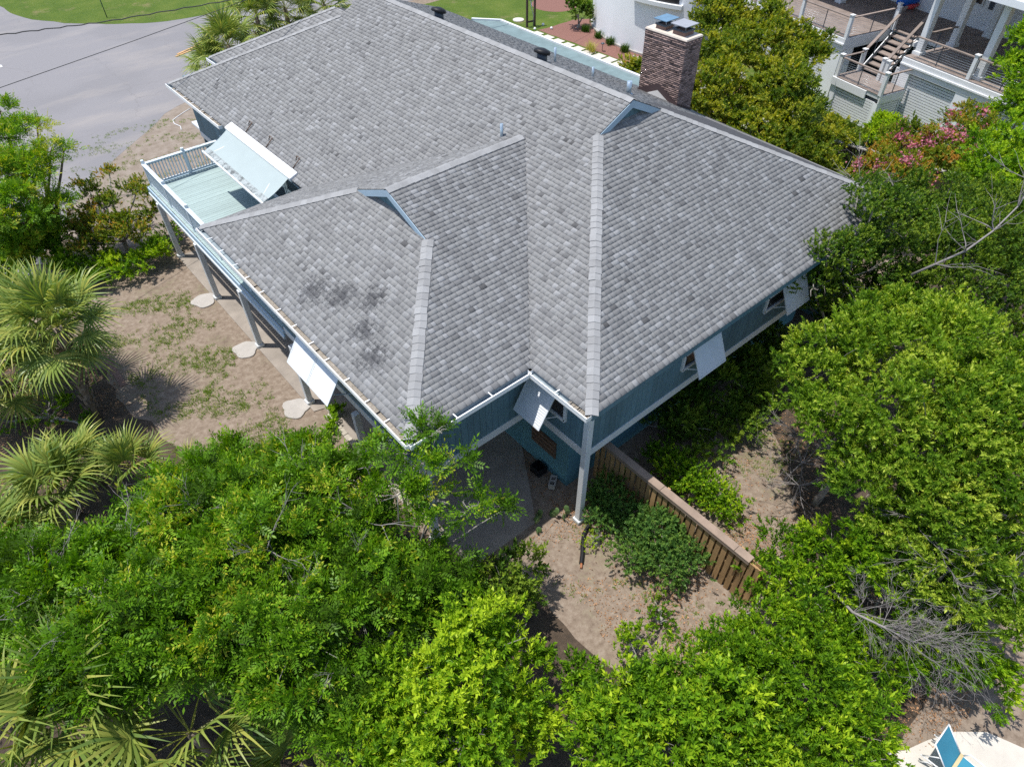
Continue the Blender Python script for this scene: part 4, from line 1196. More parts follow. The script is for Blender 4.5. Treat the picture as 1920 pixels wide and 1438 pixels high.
nb('under_deck_wall', (-9, 14, 3.9, 4.1, 0, 2.7), m_dark)
# tall columns
for (s, t) in ((3.7, 1.4), (3.7, 4.0), (3.7, 6.95), (7.4, 1.2), (11, 1.2), (-4.8, 4.5)):
    cl = nb('porch_column', (s - .17, s + .17, t - .17, t + .17, 3.4, 6.85), m_white, None, .01)
    nb('column_base', (s - .24, s + .24, t - .24, t + .24, 3.4, 3.56), m_white, cl, .01)
# railings with steel cables
def nrail(a, b, z, posts, h=1.0, steel=None):
    A = NBp(*a, z + h); B = NBp(*b, z + h)
    rl = MB().bar(A, B, .13, .05).build('cable_railing', m_ipe, nh)
    mb = MB()
    for k in range(8):
        hh = .1 + k * .105
        mb.tube([NBp(*a, z + hh), NBp(*b, z + hh)], .006, 4)
    o = mb.build('cables', m_steel, rl); o['kind'] = 'stuff'
    for (s, t) in posts:
        nb('rail_post', (s - .09, s + .09, t - .09, t + .09, z - .05, z + h + .12), m_white, rl)
        nb('post_cap', (s - .12, s + .12, t - .12, t + .12, z + h + .12, z + h + .16), m_white, rl)
    for (s, t) in (steel or []):
        nb('steel_picket', (s - .018, s + .018, t - .018, t + .018, z, z + h), m_dark, rl)
nrail((-8.5, .06), (-.04, .06), 3.4, ((-.04, .06), (-3.6, .06), (-7.2, .06)), steel=((-1.8, .06), (-5.4, .06)))
nrail((-.04, .06), (-.04, 3.6), 3.4, ((-.25, 4.0), (.2, 3.45)), steel=((-.04, 1.9),))
nrail((3.75, .75), (13, .75), 3.4, ((7.2, .75), (10.6, .75)), steel=((5.3, .75), (8.9, .75)))
nrail((3.7, 1.4), (3.7, 4.0), 3.4, (), steel=((3.7, 2.6),))
nrail((1.2, -1.27), (4.25, -1.27), 1.95, ((1.2, -1.27), (4.25, -1.27)), steel=((2.7, -1.27),))
nrail((1.2, -1.27), (1.2, .35), 1.95, ((1.2, .4),), steel=())
nrail((4.25, -1.27), (4.25, .5), 1.95, ((2.75, .2), (3.1, .12)), steel=((4.25, -.4),))
# stairs climbing from the landing
st_ = nb('stairs', (.7, 2.3, 3.2, 3.7, 3.0, 3.2), m_white)
nr = 8
for i in range(nr):
    t0 = .45 + i * .42; sh_ = -1.1 * i / nr; z = 1.95 + (i + 1) * (1.45 / nr)
    nb('tread', (1.3 + sh_, 2.75 + sh_, t0, t0 + .44, z - .05, z), m_ipe, st_)
    nb('riser', (1.3 + sh_, 2.75 + sh_, t0 + .40, t0 + .43, z - .18, z - .052), m_white, st_)
for s in (1.25, 2.8):
    MB().bar(NBp(s, .35, 1.85), NBp(s - 1.1, 3.8, 3.25), .05, .28).build('stringer', m_white, st_)
    MB().bar(NBp(s, .3, 3.0), NBp(s - 1.1, 4.1, 4.45), .16, .06).build('handrail', m_ipe, st_)
    for k in (.35, .7):
        q = NBp(s - 1.1 * k, .3 + 3.8 * k, 0); z = 1.95 + 1.45 * k
        MB().box(q.x - .018, q.x + .018, q.y - .018, q.y + .018, z, z + 1.02).build('steel_picket', m_dark, st_)
lm = nb('wall_lantern', (2.7, 2.9, 7.45, 7.58, 4.5, 4.9), m_dark)
# beach float leaning on the neighbour's deck
kf = thing('beach_float', 'blue and red inflatable float lying on the white house deck', 'float', NBp(-1.9, 7.0, 3.4))
q = NBp(-1.9, 6.9, 3.62)
MB().tube([q + Vector((-.7, .3, .25)), q + Vector((-.3, .1, .3)), q + Vector((.3, -.1, .3)), q + Vector((.8, -.3, .25))], [.12, .34, .36, .15], 12).build('blue_tube', M('blue_vinyl', (.01, .12, .55), .4), kf)
MB().tube([q + Vector((-.5, -.2, .02)), q + Vector((0, -.35, .0)), q + Vector((.55, -.45, .02))], [.08, .16, .08], 12).build('red_tube', M('red_vinyl', (.6, .07, .08), .4), kf)
LUMPS = {
    'A1': [(-5.54, 3.80, 3.10, 1.20), (-5.16, 2.18, 3.20, 0.90), (-4.75, 3.36, 3.50, 0.50), (-5.22, 5.37, 2.80, 0.70), (-5.19, 1.18, 2.50, 0.60), (-4.17, 0.12, 2.00, 0.50), (-6.01, 2.17, 3.20, 1.10)],
    'A1b': [(-3.64, 1.80, 4.70, 0.35), (-3.08, 1.76, 5.40, 0.22), (-3.17, 2.28, 5.20, 0.20), (-2.96, 1.41, 4.70, 0.25), (-4.37, 1.66, 4.30, 0.40), (-3.22, 0.56, 3.90, 0.28), (-2.54, 0.15, 3.70, 0.22), (-3.94, 2.57, 4.60, 0.28), (-3.71, 1.08, 4.10, 0.28), (-4.50, 2.65, 4.40, 0.30), (-3.73, 2.18, 4.80, 0.28)],
    'A2': [(-7.87, 4.32, 3.20, 1.50), (-8.51, 6.20, 2.60, 1.00), (-6.36, 5.64, 2.60, 0.90), (-6.62, 6.97, 2.20, 0.70), (-7.20, 2.26, 3.50, 1.40), (-9.45, 4.93, 3.00, 1.20)],
    'A3': [(-10.92, 4.69, 3.20, 1.50), (-10.08, 2.85, 3.50, 1.50), (-11.92, 4.85, 2.80, 0.90), (-9.01, 2.29, 3.40, 1.40), (-11.89, 6.75, 2.40, 0.90), (-12.95, 6.37, 2.80, 1.40), (-10.88, 3.17, 2.60, 0.70)],
    'A4': [(-7.57, 0.73, 3.20, 1.40), (-6.05, 0.79, 3.00, 1.30), (-7.98, 0.25, 2.60, 0.80), (-7.37, -0.41, 2.60, 1.20), (-5.01, 0.34, 2.60, 1.10), (-8.38, 1.45, 2.90, 0.90)],
    'A5': [(-3.15, -0.41, 1.50, 0.65), (-2.21, -0.23, 1.20, 0.38), (-3.90, -0.21, 1.50, 0.65), (-2.90, -0.81, 1.10, 0.42)],
    'B': [(-5.18, -1.90, 3.20, 1.15), (-6.34, -2.03, 3.00, 1.10), (-4.20, -1.88, 2.30, 0.65), (-5.93, -3.01, 3.00, 1.10), (-4.11, -2.65, 1.90, 0.50), (-7.15, -2.05, 2.60, 1.00), (-4.80, -3.25, 2.20, 0.60), (-6.63, -3.40, 2.80, 1.00)],
    'C1': [(-3.52, -4.78, 2.60, 1.10), (-2.60, -4.87, 2.20, 0.90), (-3.32, -3.64, 1.80, 0.60), (-3.34, -5.56, 2.60, 1.20), (-2.27, -5.73, 2.60, 1.20), (-4.25, -5.07, 2.40, 1.00)],
    'C2': [(-0.13, -5.51, 2.00, 0.90), (-0.77, -4.82, 1.60, 0.65), (-1.03, -6.03, 2.40, 1.20), (0.00, -6.54, 2.20, 1.00), (-0.22, -7.36, 2.00, 0.90), (1.19, -4.67, 1.20, 0.45), (0.69, -7.70, 1.60, 0.50), (-1.23, -6.97, 2.20, 1.10), (-2.57, -6.27, 2.40, 1.00), (-0.28, -7.98, 1.70, 0.80), (0.97, -5.59, 2.00, 0.70)],
    'D1': [(6.96, -2.31, 4.00, 1.30), (8.39, -3.16, 4.50, 1.50), (8.85, -4.65, 4.50, 1.50), (5.46, -3.80, 4.00, 1.40), (6.10, -5.16, 4.50, 1.60), (5.93, -2.39, 3.30, 0.55), (10.34, -2.58, 4.20, 0.90), (4.82, -4.91, 3.50, 1.10)],
    'D2': [(6.65, -6.48, 4.30, 1.60), (5.12, -6.57, 3.50, 1.40), (5.99, -7.71, 3.30, 1.20), (8.78, -6.09, 4.30, 1.30), (4.65, -8.14, 2.60, 1.00), (4.05, -7.19, 2.70, 0.90), (4.43, -6.12, 3.00, 0.90), (7.29, -7.54, 4.00, 1.50)],
    'D3': [(3.11, -4.37, 1.40, 0.60), (3.34, -5.25, 1.90, 0.90), (2.29, -4.23, 1.10, 0.40), (3.98, -5.81, 2.40, 0.90), (2.08, -5.21, 1.80, 0.80), (3.87, -8.49, 1.60, 0.60), (3.86, -9.31, 1.10, 0.60), (3.63, -7.63, 1.60, 0.60), (2.49, -6.57, 1.20, 0.80), (2.76, -7.69, 1.00, 0.65), (3.53, -6.52, 1.90, 0.80), (4.22, -7.75, 1.80, 0.70), (1.64, -6.46, 1.40, 0.70), (1.87, -7.40, 1.00, 0.60)],
    'F1': [(11.82, -0.35, 4.40, 1.40), (10.48, -0.33, 3.60, 1.00), (9.70, -0.05, 5.20, 0.60), (15.26, 0.91, 4.20, 1.20), (12.45, 0.70, 5.00, 0.70), (14.41, 1.46, 4.80, 0.50), (9.16, -0.23, 4.40, 0.50), (11.54, -0.15, 6.20, 0.70), (12.16, -0.64, 6.00, 0.80), (12.16, 0.68, 6.20, 0.40), (10.22, -0.53, 5.40, 0.60), (12.15, -0.78, 2.80, 1.00), (12.18, -1.95, 2.60, 1.00), (11.17, -0.43, 2.20, 0.80), (12.58, -1.42, 3.80, 1.20), (10.43, 0.54, 2.90, 0.50)],
    'F2': [(15.12, -0.78, 4.40, 1.60), (14.04, -2.87, 4.30, 1.70), (12.64, -2.92, 3.80, 1.30), (13.27, -4.32, 3.90, 1.30), (17.86, -1.87, 4.00, 1.50), (15.96, -3.98, 4.00, 1.50), (12.50, -5.13, 3.20, 0.90)],
    'G': [(22.68, 3.33, 3.20, 1.00), (22.28, 1.80, 3.30, 1.20), (20.88, 3.37, 2.70, 0.90), (24.81, 1.99, 3.60, 1.10), (20.48, 2.26, 2.80, 1.00), (20.40, 3.51, 2.20, 0.70)],
    'J': [(21.58, -0.49, 4.40, 1.40), (20.13, -1.71, 3.90, 1.20), (21.12, -0.28, 3.60, 1.00), (23.63, -1.24, 4.00, 1.40)],
    'I': [(27.62, 1.36, 5.30, 1.40), (26.29, 0.71, 4.40, 1.20), (26.74, 0.04, 4.60, 1.60), (29.47, 2.09, 6.20, 1.10)],
    'H1': [(24.00, 12.67, 3.80, 2.00), (20.37, 11.72, 3.20, 1.80), (26.48, 16.32, 4.20, 1.70), (20.13, 13.02, 2.60, 1.20), (27.69, 14.06, 4.20, 1.70), (19.76, 9.22, 2.40, 1.50), (23.33, 17.53, 1.80, 1.00), (23.74, 19.65, 1.40, 0.90)],
    'H2': [(22.61, 9.39, 3.30, 1.80), (28.25, 12.13, 3.20, 1.40), (21.11, 7.69, 2.00, 1.40), (23.04, 7.08, 1.60, 1.10), (25.32, 7.53, 1.40, 0.90), (18.63, 7.65, 1.80, 1.20), (21.76, 6.43, 1.20, 0.80)],
    'K': [(-6.63, 26.36, 4.60, 0.80), (-6.64, 23.79, 4.00, 1.00), (-5.61, 24.46, 4.40, 0.45), (-7.95, 22.41, 3.50, 1.20), (-6.30, 23.13, 3.00, 0.60), (-8.22, 24.68, 4.20, 1.40), (-6.32, 28.23, 5.00, 0.50), (-5.51, 26.08, 4.80, 0.35), (-5.12, 24.60, 4.30, 0.30), (-7.60, 22.97, 2.40, 0.80), (-8.63, 23.10, 1.80, 1.00), (-6.85, 23.47, 1.60, 0.70)],
    'Lc': [(-4.77, 23.51, 2.00, 0.90), (-3.55, 23.18, 2.30, 0.65), (-6.05, 22.54, 1.20, 0.80), (-4.76, 21.84, 1.50, 0.80), (-5.94, 23.74, 1.60, 0.60), (-3.24, 22.71, 1.50, 0.50), (-3.88, 25.18, 2.60, 0.30), (-4.97, 24.79, 2.40, 0.40)],
    'Lb': [(-3.93, 21.19, 0.55, 0.60), (-5.02, 20.96, 0.50, 0.65), (-5.65, 22.02, 0.50, 0.60), (-3.03, 22.40, 0.50, 0.40), (-7.13, 22.25, 0.80, 0.80), (-8.04, 23.91, 1.00, 0.90), (-6.69, 21.26, 0.60, 0.60), (-9.26, 23.74, 1.00, 0.90)],
    'M1': [(6.53, 0.70, 0.90, 1.10), (8.26, 0.50, 0.90, 1.00), (5.09, 0.35, 0.70, 0.70), (6.49, -0.45, 0.60, 0.70), (6.13, 1.69, 0.90, 0.70), (10.04, 0.86, 0.80, 0.80), (4.77, -0.18, 0.40, 0.45), (5.44, -0.48, 0.40, 0.50), (4.48, 1.11, 0.50, 0.50), (7.69, -0.44, 0.50, 0.60)],
    'M2': [(3.49, -0.56, 0.65, 0.42), (3.57, -1.12, 0.50, 0.42), (3.79, -1.85, 0.40, 0.40), (3.66, 0.17, 0.45, 0.35), (3.78, -2.35, 0.30, 0.30)],
    'M3': [(1.46, 0.10, 0.60, 0.50), (0.89, -0.04, 0.50, 0.40), (1.33, -0.65, 0.50, 0.45)],
    'M4': [(1.40, -1.62, 0.75, 0.55), (0.58, -1.62, 0.55, 0.45), (1.39, -2.39, 0.65, 0.50), (0.79, -2.29, 0.50, 0.45)],
    'M5': [(0.45, -0.38, 0.25, 0.22), (0.09, -0.44, 0.15, 0.14)],
    'Nn': [(-1.31, -3.18, 0.40, 0.28), (-1.13, -3.16, 0.55, 0.20)],
    'N2': [(-0.03, -2.90, 0.25, 0.20), (-0.20, -3.20, 0.20, 0.16)],
    'Hg': [(29.18, 6.81, 0.75, 0.75), (29.25, 6.34, 0.60, 0.60), (28.57, 6.84, 0.55, 0.60)],
    'V': [(-10.06, 14.75, 0.40, 0.50), (-11.13, 15.18, 0.30, 0.50), (-9.17, 15.09, 0.30, 0.30), (-9.27, 13.26, 0.30, 0.30)],
    'DB': [(30.23, 30.65, 1.20, 0.70), (30.56, 30.66, 0.60, 0.50), (29.91, 31.17, 1.50, 0.60)],
}
# ---------------------------------------------------------------- vegetation
def leaf_quad(base, d, side, ln, wd, fold=0.25):
    d = d.normalized(); side = (side - d * side.dot(d)).normalized(); up = side.cross(d)
    m = base + d * (ln * .45)
    return [base, m + side * (wd / 2) + up * (wd * fold), base + d * ln - up * (ln * .08), m - side * (wd / 2) + up * (wd * fold)]

def sprig_broad(n=11, stem=.25, ln=.12, wd=.05, seed=1, a0=65, a1=22):
    r = random.Random(seed); V = []; tip = []
    for i in range(n):
        t = .15 + .85 * (i + .5) / n
        az = i * 2.39996 + r.uniform(-.3, .3)
        inc = R(a0 + (a1 - a0) * t + r.uniform(-10, 10))
        d = Vector((math.sin(inc) * math.cos(az), math.sin(inc) * math.sin(az), math.cos(inc)))
        side = d.cross(Vector((0, 0, 1)))
        V += leaf_quad(Vector((0, 0, stem * t)), d, side, ln * r.uniform(.75, 1.15), wd * r.uniform(.85, 1.15)); tip.append(t)
    return np.array([tuple(v) for v in V], np.float32), np.array(tip, np.float32)

def sprig_pinnate(fronds=2, pairs=4, ln=.34, ll=.115, lw=.042, seed=1):
    r = random.Random(seed); V = []; tip = []
    for f in range(fronds):
        az = f * 2.4 + r.uniform(-.4, .4); tilt = R(r.uniform(25, 60))
        ax = Vector((math.sin(tilt) * math.cos(az), math.sin(tilt) * math.sin(az), math.cos(tilt)))
        sd = ax.cross(Vector((r.uniform(-.3, .3), r.uniform(-.3, .3), 1))).normalized()
        for k in range(pairs):
            t = .25 + .7 * k / pairs
            b = ax * (ln * t) + Vector((0, 0, -.10 * t * t * ln))
            for s in (-1, 1):
                d = (ax * .55 + sd * s * .85)
                V += leaf_quad(b, d, ax, ll * (1 - .35 * abs(t - .5)) * r.uniform(.85, 1.1), lw, .15); tip.append(t)
        V += leaf_quad(ax * (ln * .95), ax, sd, ll, lw, .15); tip.append(1.0)
    return np.array([tuple(v) for v in V], np.float32), np.array(tip, np.float32)

def rot_from_axis(ax, g):
    """ax (n,3) unit -> (n,3,3) matrices whose third column is ax, random spin"""
    n = len(ax)
    r = g.normal(size=(n, 3)); x = np.cross(r, ax); x /= np.linalg.norm(x, axis=1)[:, None] + 1e-9
    y = np.cross(ax, x)
    return np.stack([x, y, ax], axis=2)

TRI = [0]
def foliage(points, axes, scales, tones, templates, name, mat, parent, g, jit=.13, tipk=.3):
    pts = np.asarray(points); n = len(pts)
    if n == 0: return None
    which = g.integers(0, len(templates), n)
    Vs, As = [], []
    Rm = rot_from_axis(np.asarray(axes), g)
    for k, (tv, tip) in enumerate(templates):
        m = which == k
        if not m.any(): continue
        v = np.einsum('nij,kj->nki', Rm[m], tv) * np.asarray(scales)[m][:, None, None] + pts[m][:, None, :]
        Vs.append(v.reshape(-1, 3))
        tn = np.asarray(tones)[m][:, None] + tipk * (tip[None, :] - .55) + g.normal(0, jit, (m.sum(), len(tip)))
        As.append(tn.ravel())
    V = np.concatenate(Vs); A = np.clip(np.concatenate(As), 0, 1)
    q = np.arange(len(V), dtype=np.int32).reshape(-1, 4)
    TRI[0] += len(q) * 2
    return add(name, np_mesh(name, V, q, None, mat, A), parent)

def crown_points(lumps, g, dens, per, zs=.85, spread=.17, low=-.15, inner=.22):
    P, A, T = [], [], []
    L_ = np.array(lumps)
    for i, (x, y, z, r) in enumerate(lumps):
        n = int(2 * math.pi * r * r * 1.25 * dens / per) + 2
        d = g.normal(size=(n * 3, 3)); d /= np.linalg.norm(d, axis=1)[:, None]
        d = d[d[:, 2] > low][:n]
        rad = r * np.where(g.random(len(d)) < inner, g.uniform(.5, .85, len(d)), 1 + g.normal(0, .10, len(d)))
        ph = g.uniform(0, 6.28, (4, 3)); fr = g.uniform(2.2, 4.6, (4, 3)) * g.choice([-1, 1], (4, 3))
        lobe = sum(np.sin((d * fr[k_] + ph[k_]).sum(1)) for k_ in range(4)) / 4
        rad = rad * (.95 + .34 * lobe)
        shoot = g.random(len(d)) < .07
        rad = np.where(shoot, rad * g.uniform(1.1, 1.3, len(d)), rad)
        c_ = np.array([x, y, z]) + d * rad[:, None] * np.array([1, 1, zs])
        keep = np.ones(len(d), bool)
        for j, (x2, y2, z2, r2) in enumerate(lumps):
            if j == i: continue
            q = (c_ - np.array([x2, y2, z2])) / np.array([r2, r2, r2 * zs])
            keep &= (q ** 2).sum(1) > .62
        keep &= c_[:, 2] > .05
        c_, d = c_[keep], d[keep]
        tn = g.normal(.45, .2, len(c_)) + g.normal(0, .1)
        k = g.poisson(per, len(c_)) + 1
        idx = np.repeat(np.arange(len(c_)), k)
        off = g.normal(0, spread, (len(idx), 3)); off[:, 2] *= .6
        P.append(c_[idx] + off); 
        ax = d[idx] * .8 + np.array([0, 0, .45]) + g.normal(0, .55, (len(idx), 3))
        A.append(ax / np.linalg.norm(ax, axis=1)[:, None]); T.append(tn[idx] + g.normal(0, .06, len(idx)))
    P = np.concatenate(P); A = np.concatenate(A); T = np.concatenate(T)
    P[:, 2] = np.maximum(P[:, 2], .04)
    return P, A, T

def wig(p0, p1, n, amp, sag=0):
    p0 = Vector(p0); p1 = Vector(p1); out = []
    for i in range(n + 1):
        t = i / n
        q = p0.lerp(p1, t) + Vector((0, 0, sag * math.sin(math.pi * t)))
        if 0 < i < n: q += Vector((random.uniform(-amp, amp), random.uniform(-amp, amp), random.uniform(-amp, amp) * .6))
        out.append(q)
    return out

def sublumps(lumps, g, amt, drop=.22, k0=7.0):
    out = []
    for (x, y, z, r) in lumps:
        if r < .55:
            out.append((x, y, z, r)); continue
        n = int(k0 * r * r + 5)
        for i in range(n):
            t = (i + .5) / n; zz = 1 - 1.35 * t; az = i * 2.39996 + g.uniform(-.4, .4)
            if g.random() < drop: continue
            q = math.sqrt(max(0, 1 - zz * zz)); k = r * g.uniform(.55, .88)
            out.append((x + q * math.cos(az) * k, y + q * math.sin(az) * k, z + zz * k * .85, r * g.uniform(.24, .42)))
        out.append((x, y, z - .1 * r, r * .55))
    return out

def tree(name, key, label, cat, mat, templates, dens=52, per=12, scale=1.0, base=None, trunk_r=.11, bark=None, group=None, twigs=5, spread=.17, low=-.15, tone=0.0, jit=.14, tipk=.4, inner=.10, sub=True):
    lumps = LUMPS[key]
    g = np.random.default_rng(sum(ord(ch) * (i + 3) for i, ch in enumerate(key)))
    cx = sum(l[0] * l[3] for l in lumps) / sum(l[3] for l in lumps); cy = sum(l[1] * l[3] for l in lumps) / sum(l[3] for l in lumps)
    if base is None: base = (cx, cy)
    t = thing(name, label, cat, (base[0], base[1], 0), group)
    TR[key] = t
    zt = max(.15, min(l[2] for l in lumps) * .45)
    fork = Vector((base[0] + (cx - base[0]) * .4, base[1] + (cy - base[1]) * .4, zt))
    mb = MB()
    mb.tube(wig((base[0], base[1], -.05), fork, 3, .04), [trunk_r * 1.25, trunk_r * 1.05, trunk_r * .95, trunk_r * .8], 8)
    for (x, y, z, r) in lumps:
        mid = fork.lerp(Vector((x, y, z)), .5) + Vector((random.uniform(-.15, .15), random.uniform(-.15, .15), .1))
        pth = wig(fork, mid, 2, .05) + wig(mid, (x, y, z), 2, .06)[1:]
        mb.tube(pth, [trunk_r * .6, trunk_r * .5, trunk_r * .4, trunk_r * .33, trunk_r * .22], 6)
        for k in range(twigs):
            d = Vector((random.gauss(0, 1), random.gauss(0, 1), abs(random.gauss(.3, .6)))).normalized()
            e = Vector((x, y, z)) + d * r * random.uniform(.8, 1.12)
            mb.tube(wig((x, y, z), e, 3, .06), [trunk_r * .2, .013, .009, .004], 5, False)
    mb.build('trunk', bark or m_bark, t)
    sl_ = sublumps(lumps, g, 1.0) if sub else lumps
    P, A, T = crown_points(sl_, g, dens * (.66 if sub else 1), per, spread=spread * (.8 if sub else 1), low=low, inner=inner, zs=.75 if sub else .85)
    foliage(P, A, g.uniform(.8, 1.2, len(P)) * scale, T + tone, templates, 'crown', mat, t, g, jit, tipk)
    return t

TR = {}
S_pin = [sprig_pinnate(seed=i) for i in range(5)]
S_broad = [sprig_broad(seed=i) for i in range(5)]
S_myr = [sprig_broad(n=12, stem=.23, ln=.12, wd=.042, seed=20 + i, a0=55, a1=18) for i in range(5)]
S_small = [sprig_broad(n=12, stem=.19, ln=.078, wd=.042, seed=40 + i) for i in range(5)]
S_tiny = [sprig_broad(n=12, stem=.10, ln=.038, wd=.022, seed=60 + i) for i in range(4)]
S_far = [sprig_broad(n=10, stem=.26, ln=.13, wd=.075, seed=80 + i) for i in range(4)]

GA = 'feathery-leaved trees in front of the house'
tree('feathery_tree', 'A1', 'feathery-leaved tree nearest the wing corner post', 'tree', L_pin, S_pin, base=(-5.6, 1.0), dens=48, group=GA, tone=-.05)
tree('feathery_tree', 'A1b', 'sparse feathery tree whose branches reach over the wing roof corner', 'tree', L_pin, S_pin, base=(-5.2, 1.3), dens=30, spread=.14, group=GA, tone=.0, trunk_r=.05, low=-.6)
tree('feathery_tree', 'A2', 'feathery-leaved tree between the fan palmettos and the left yard edge', 'tree', L_pin, S_pin, dens=48, group=GA, tone=-.05)
tree('feathery_tree', 'A3', 'feathery-leaved tree with bare grey twigs at the left picture edge', 'tree', L_pin, S_pin, dens=48, group=GA, tone=-.08)
tree('feathery_tree', 'A4', 'feathery-leaved tree beside the yellow-green tree at the bottom', 'tree', L_pin, S_pin, dens=48, group=GA, tone=-.1)
tree('leafy_bush', 'A5', 'dark glossy bush at the left edge of the bare sandy clearing', 'bush', L_dark, S_broad, dens=60, tone=.15)
tree('fresh_green_tree', 'B', 'yellow-green leafy tree at the bottom centre', 'tree', L_bright, S_broad, dens=62, tone=.08)
tree('fresh_green_tree', 'C1', 'leafy green bush just right of the dark gap at the bottom', 'bush', L_bright, S_broad, dens=62, tone=-.06)
tree('fresh_green_tree', 'C2', 'spreading leafy bush between the fence end and the lounger', 'bush', L_bright, S_myr, dens=66, tone=-.06)
tree('myrtle_tree', 'D1', 'bright wax myrtle tree crowding the end wall shutters', 'tree', L_myrtle, S_myr, dens=66, base=(6.1, -3.7), trunk_r=.10)
tree('myrtle_tree', 'D2', 'bright wax myrtle tree at the right picture edge', 'tree', L_myrtle, S_myr, dens=66, tone=-.02)
tree('myrtle_tree', 'D3', 'low wax myrtle growth around the grey dead branches', 'bush', L_bright, S_myr, dens=58, tone=-.04, trunk_r=.08)
tree('dark_tree', 'F1', 'dark small-leaved tree hiding the far right roof corner', 'tree', L_dark, S_small, dens=50, scale=1.1, tone=.12, jit=.2)
tree('dark_tree', 'F2', 'dark small-leaved tree behind the long bare limb', 'tree', L_dark, S_small, dens=50, scale=1.1, tone=.12, jit=.2)
gt = tree('crape_myrtle', 'G', 'crape myrtle with pink blossom before the louvred panels', 'tree', L_crape, S_small, dens=62, tone=.18, scale=1.25)
tree('green_tree', 'J', 'vivid green tree right of the pink crape myrtle', 'tree', L_bright, S_broad, dens=56, tone=.02)
tree('green_tree', 'I', 'glossy green tree at the top right corner', 'tree', L_bright, S_broad, dens=56, tone=.04)
h1 = tree('flowering_shrub', 'H1', 'tall white-flowering shrub directly behind the brick chimney', 'shrub', L_lig, S_small, dens=38, scale=1.75, tone=.12, jit=.2)
h2 = tree('flowering_shrub', 'H2', 'tall shrub between the flowering shrub and the white house stairs', 'shrub', L_lig, S_small, dens=38, scale=1.75, tone=.0)
tree('lobed_tree', 'K', 'light green tree at the upper left edge beside the road', 'tree', L_pin, S_pin, dens=44, tone=.2, spread=.2, trunk_r=.14, bark=m_brownbark)
tree('crape_shrub', 'Lc', 'open shrub of green and rusty leaves by the deck corner', 'shrub', L_crape, S_small, dens=62, tone=.04, jit=.26, twigs=9, scale=1.2)
tree('low_bush', 'Lb', 'low bright bush under the deck corner post', 'bush', L_bright, S_broad, dens=60)
tree('shade_shrub', 'M1', 'dark shrub mass in the shade below the end wall', 'shrub', L_dark, S_broad, dens=66, tone=.15)
tree('small_shrub', 'M2', 'small leafy shrub on the yard side of the board fence', 'shrub', L_bright, S_small, dens=150, tone=-.05, sub=False)
tree('round_shrub', 'M3', 'rounded shrub in the shade between corner post and fence', 'shrub', L_pitt, S_small, dens=150, tone=.05, sub=False)
tree('round_shrub', 'M4', 'rounded blue-green shrub in the sun against the board fence', 'shrub', L_pitt, S_small, dens=170, tone=.15, sub=False)
tree('weed_tuft', 'M5', 'yellowish weed beside the black drain pipe', 'weed', L_bright, S_tiny, dens=150, tone=.35)
tree('seedling', 'Nn', 'small upright seedling at the bottom edge of the clearing', 'seedling', L_bright, S_small, dens=110)
tree('seedling', 'N2', 'low green sprout at the right edge of the clearing', 'seedling', L_bright, S_small, dens=80)
tree('clipped_hedge', 'Hg', 'round clipped pale green hedge before the louvred piers', 'hedge', L_bright, S_tiny, dens=210, per=8, spread=.07, tone=.35, scale=2.2, sub=False)
tree('underbrush', 'V', 'weedy green undergrowth at the foot of the big palm', 'undergrowth', L_bright, S_small, dens=50, tone=-.05)
tree('dark_bush', 'DB', 'dark green bush at the corner of the rounded white tower', 'bush', L_dark, S_far, dens=30, tone=.1)

def blossoms(t, key, name, mat, n, cl, size, zmin=.2):
    g = np.random.default_rng(5)
    P = []
    for k in range(n):
        x, y, z, r = random.choice(LUMPS[key])
        d = g.normal(size=3); d[2] = abs(d[2]) * .8 + .1; d[0] -= .3; d[1] -= .3; d /= np.linalg.norm(d)
        c_ = np.array([x, y, z]) + d * r * 1.1 * np.array([1, 1, .85])
        P.append(c_ + g.normal(0, size, (cl, 3)))
    P = np.concatenate(P); ax = g.normal(size=P.shape); ax[:, 2] = abs(ax[:, 2]); ax /= np.linalg.norm(ax, axis=1)[:, None]
    tpl = [sprig_broad(n=5, stem=.02, ln=.055, wd=.05, seed=90, a0=80, a1=60)]
    o = foliage(P, ax, g.uniform(.8, 1.3, len(P)), g.random(len(P)), tpl, name, mat, t, g)
    o['kind'] = 'stuff'
blossoms(gt, 'G', 'blossom', L_flower, 62, 30, .13)
blossoms(h1, 'H1', 'blossom', L_white, 60, 9, .08)

# bare grey branches ------------------------------------------------------------------
def twig_tree(mb, p, d, ln, r, depth, droop=0.0, spread=.5):
    p = Vector(p); d = Vector(d).normalized(); pts = [p]; n = 5
    for i in range(n):
        d = (d + Vector((random.gauss(0, .13), random.gauss(0, .13), random.gauss(0, .10) - droop))).normalized()
        pts.append(pts[-1] + d * (ln / n))
    mb.tube(pts, [r * (1 - .75 * i / n) for i in range(n + 1)], 5 if r > .012 else 4, False)
    if depth <= 0: return
    for k in range(random.randint(3, 5)):
        i = random.randint(1, n)
        nd = (d + Vector((random.gauss(0, spread), random.gauss(0, spread), random.gauss(0, spread * .6)))).normalized()
        twig_tree(mb, pts[i], nd, ln * random.uniform(.45, .75), max(.0035, r * .5), depth - 1, droop, spread)
dt = thing('dead_tree', 'leafless grey tree sprawling over the bush beside the lounger', 'dead tree', (3.9, -5.2, 0))
mb = MB()
limb = [(3.95, -5.0, -.05), (3.4, -5.3, 1.1), (2.75, -5.75, 1.7), (2.35, -6.3, 2.1), (2.4, -6.9, 2.3), (2.6, -7.5, 2.25)]
mb.tube(limb, [.06, .05, .04, .032, .024, .014], 8)
mb.build('trunk', m_twig, dt)
mb = MB()
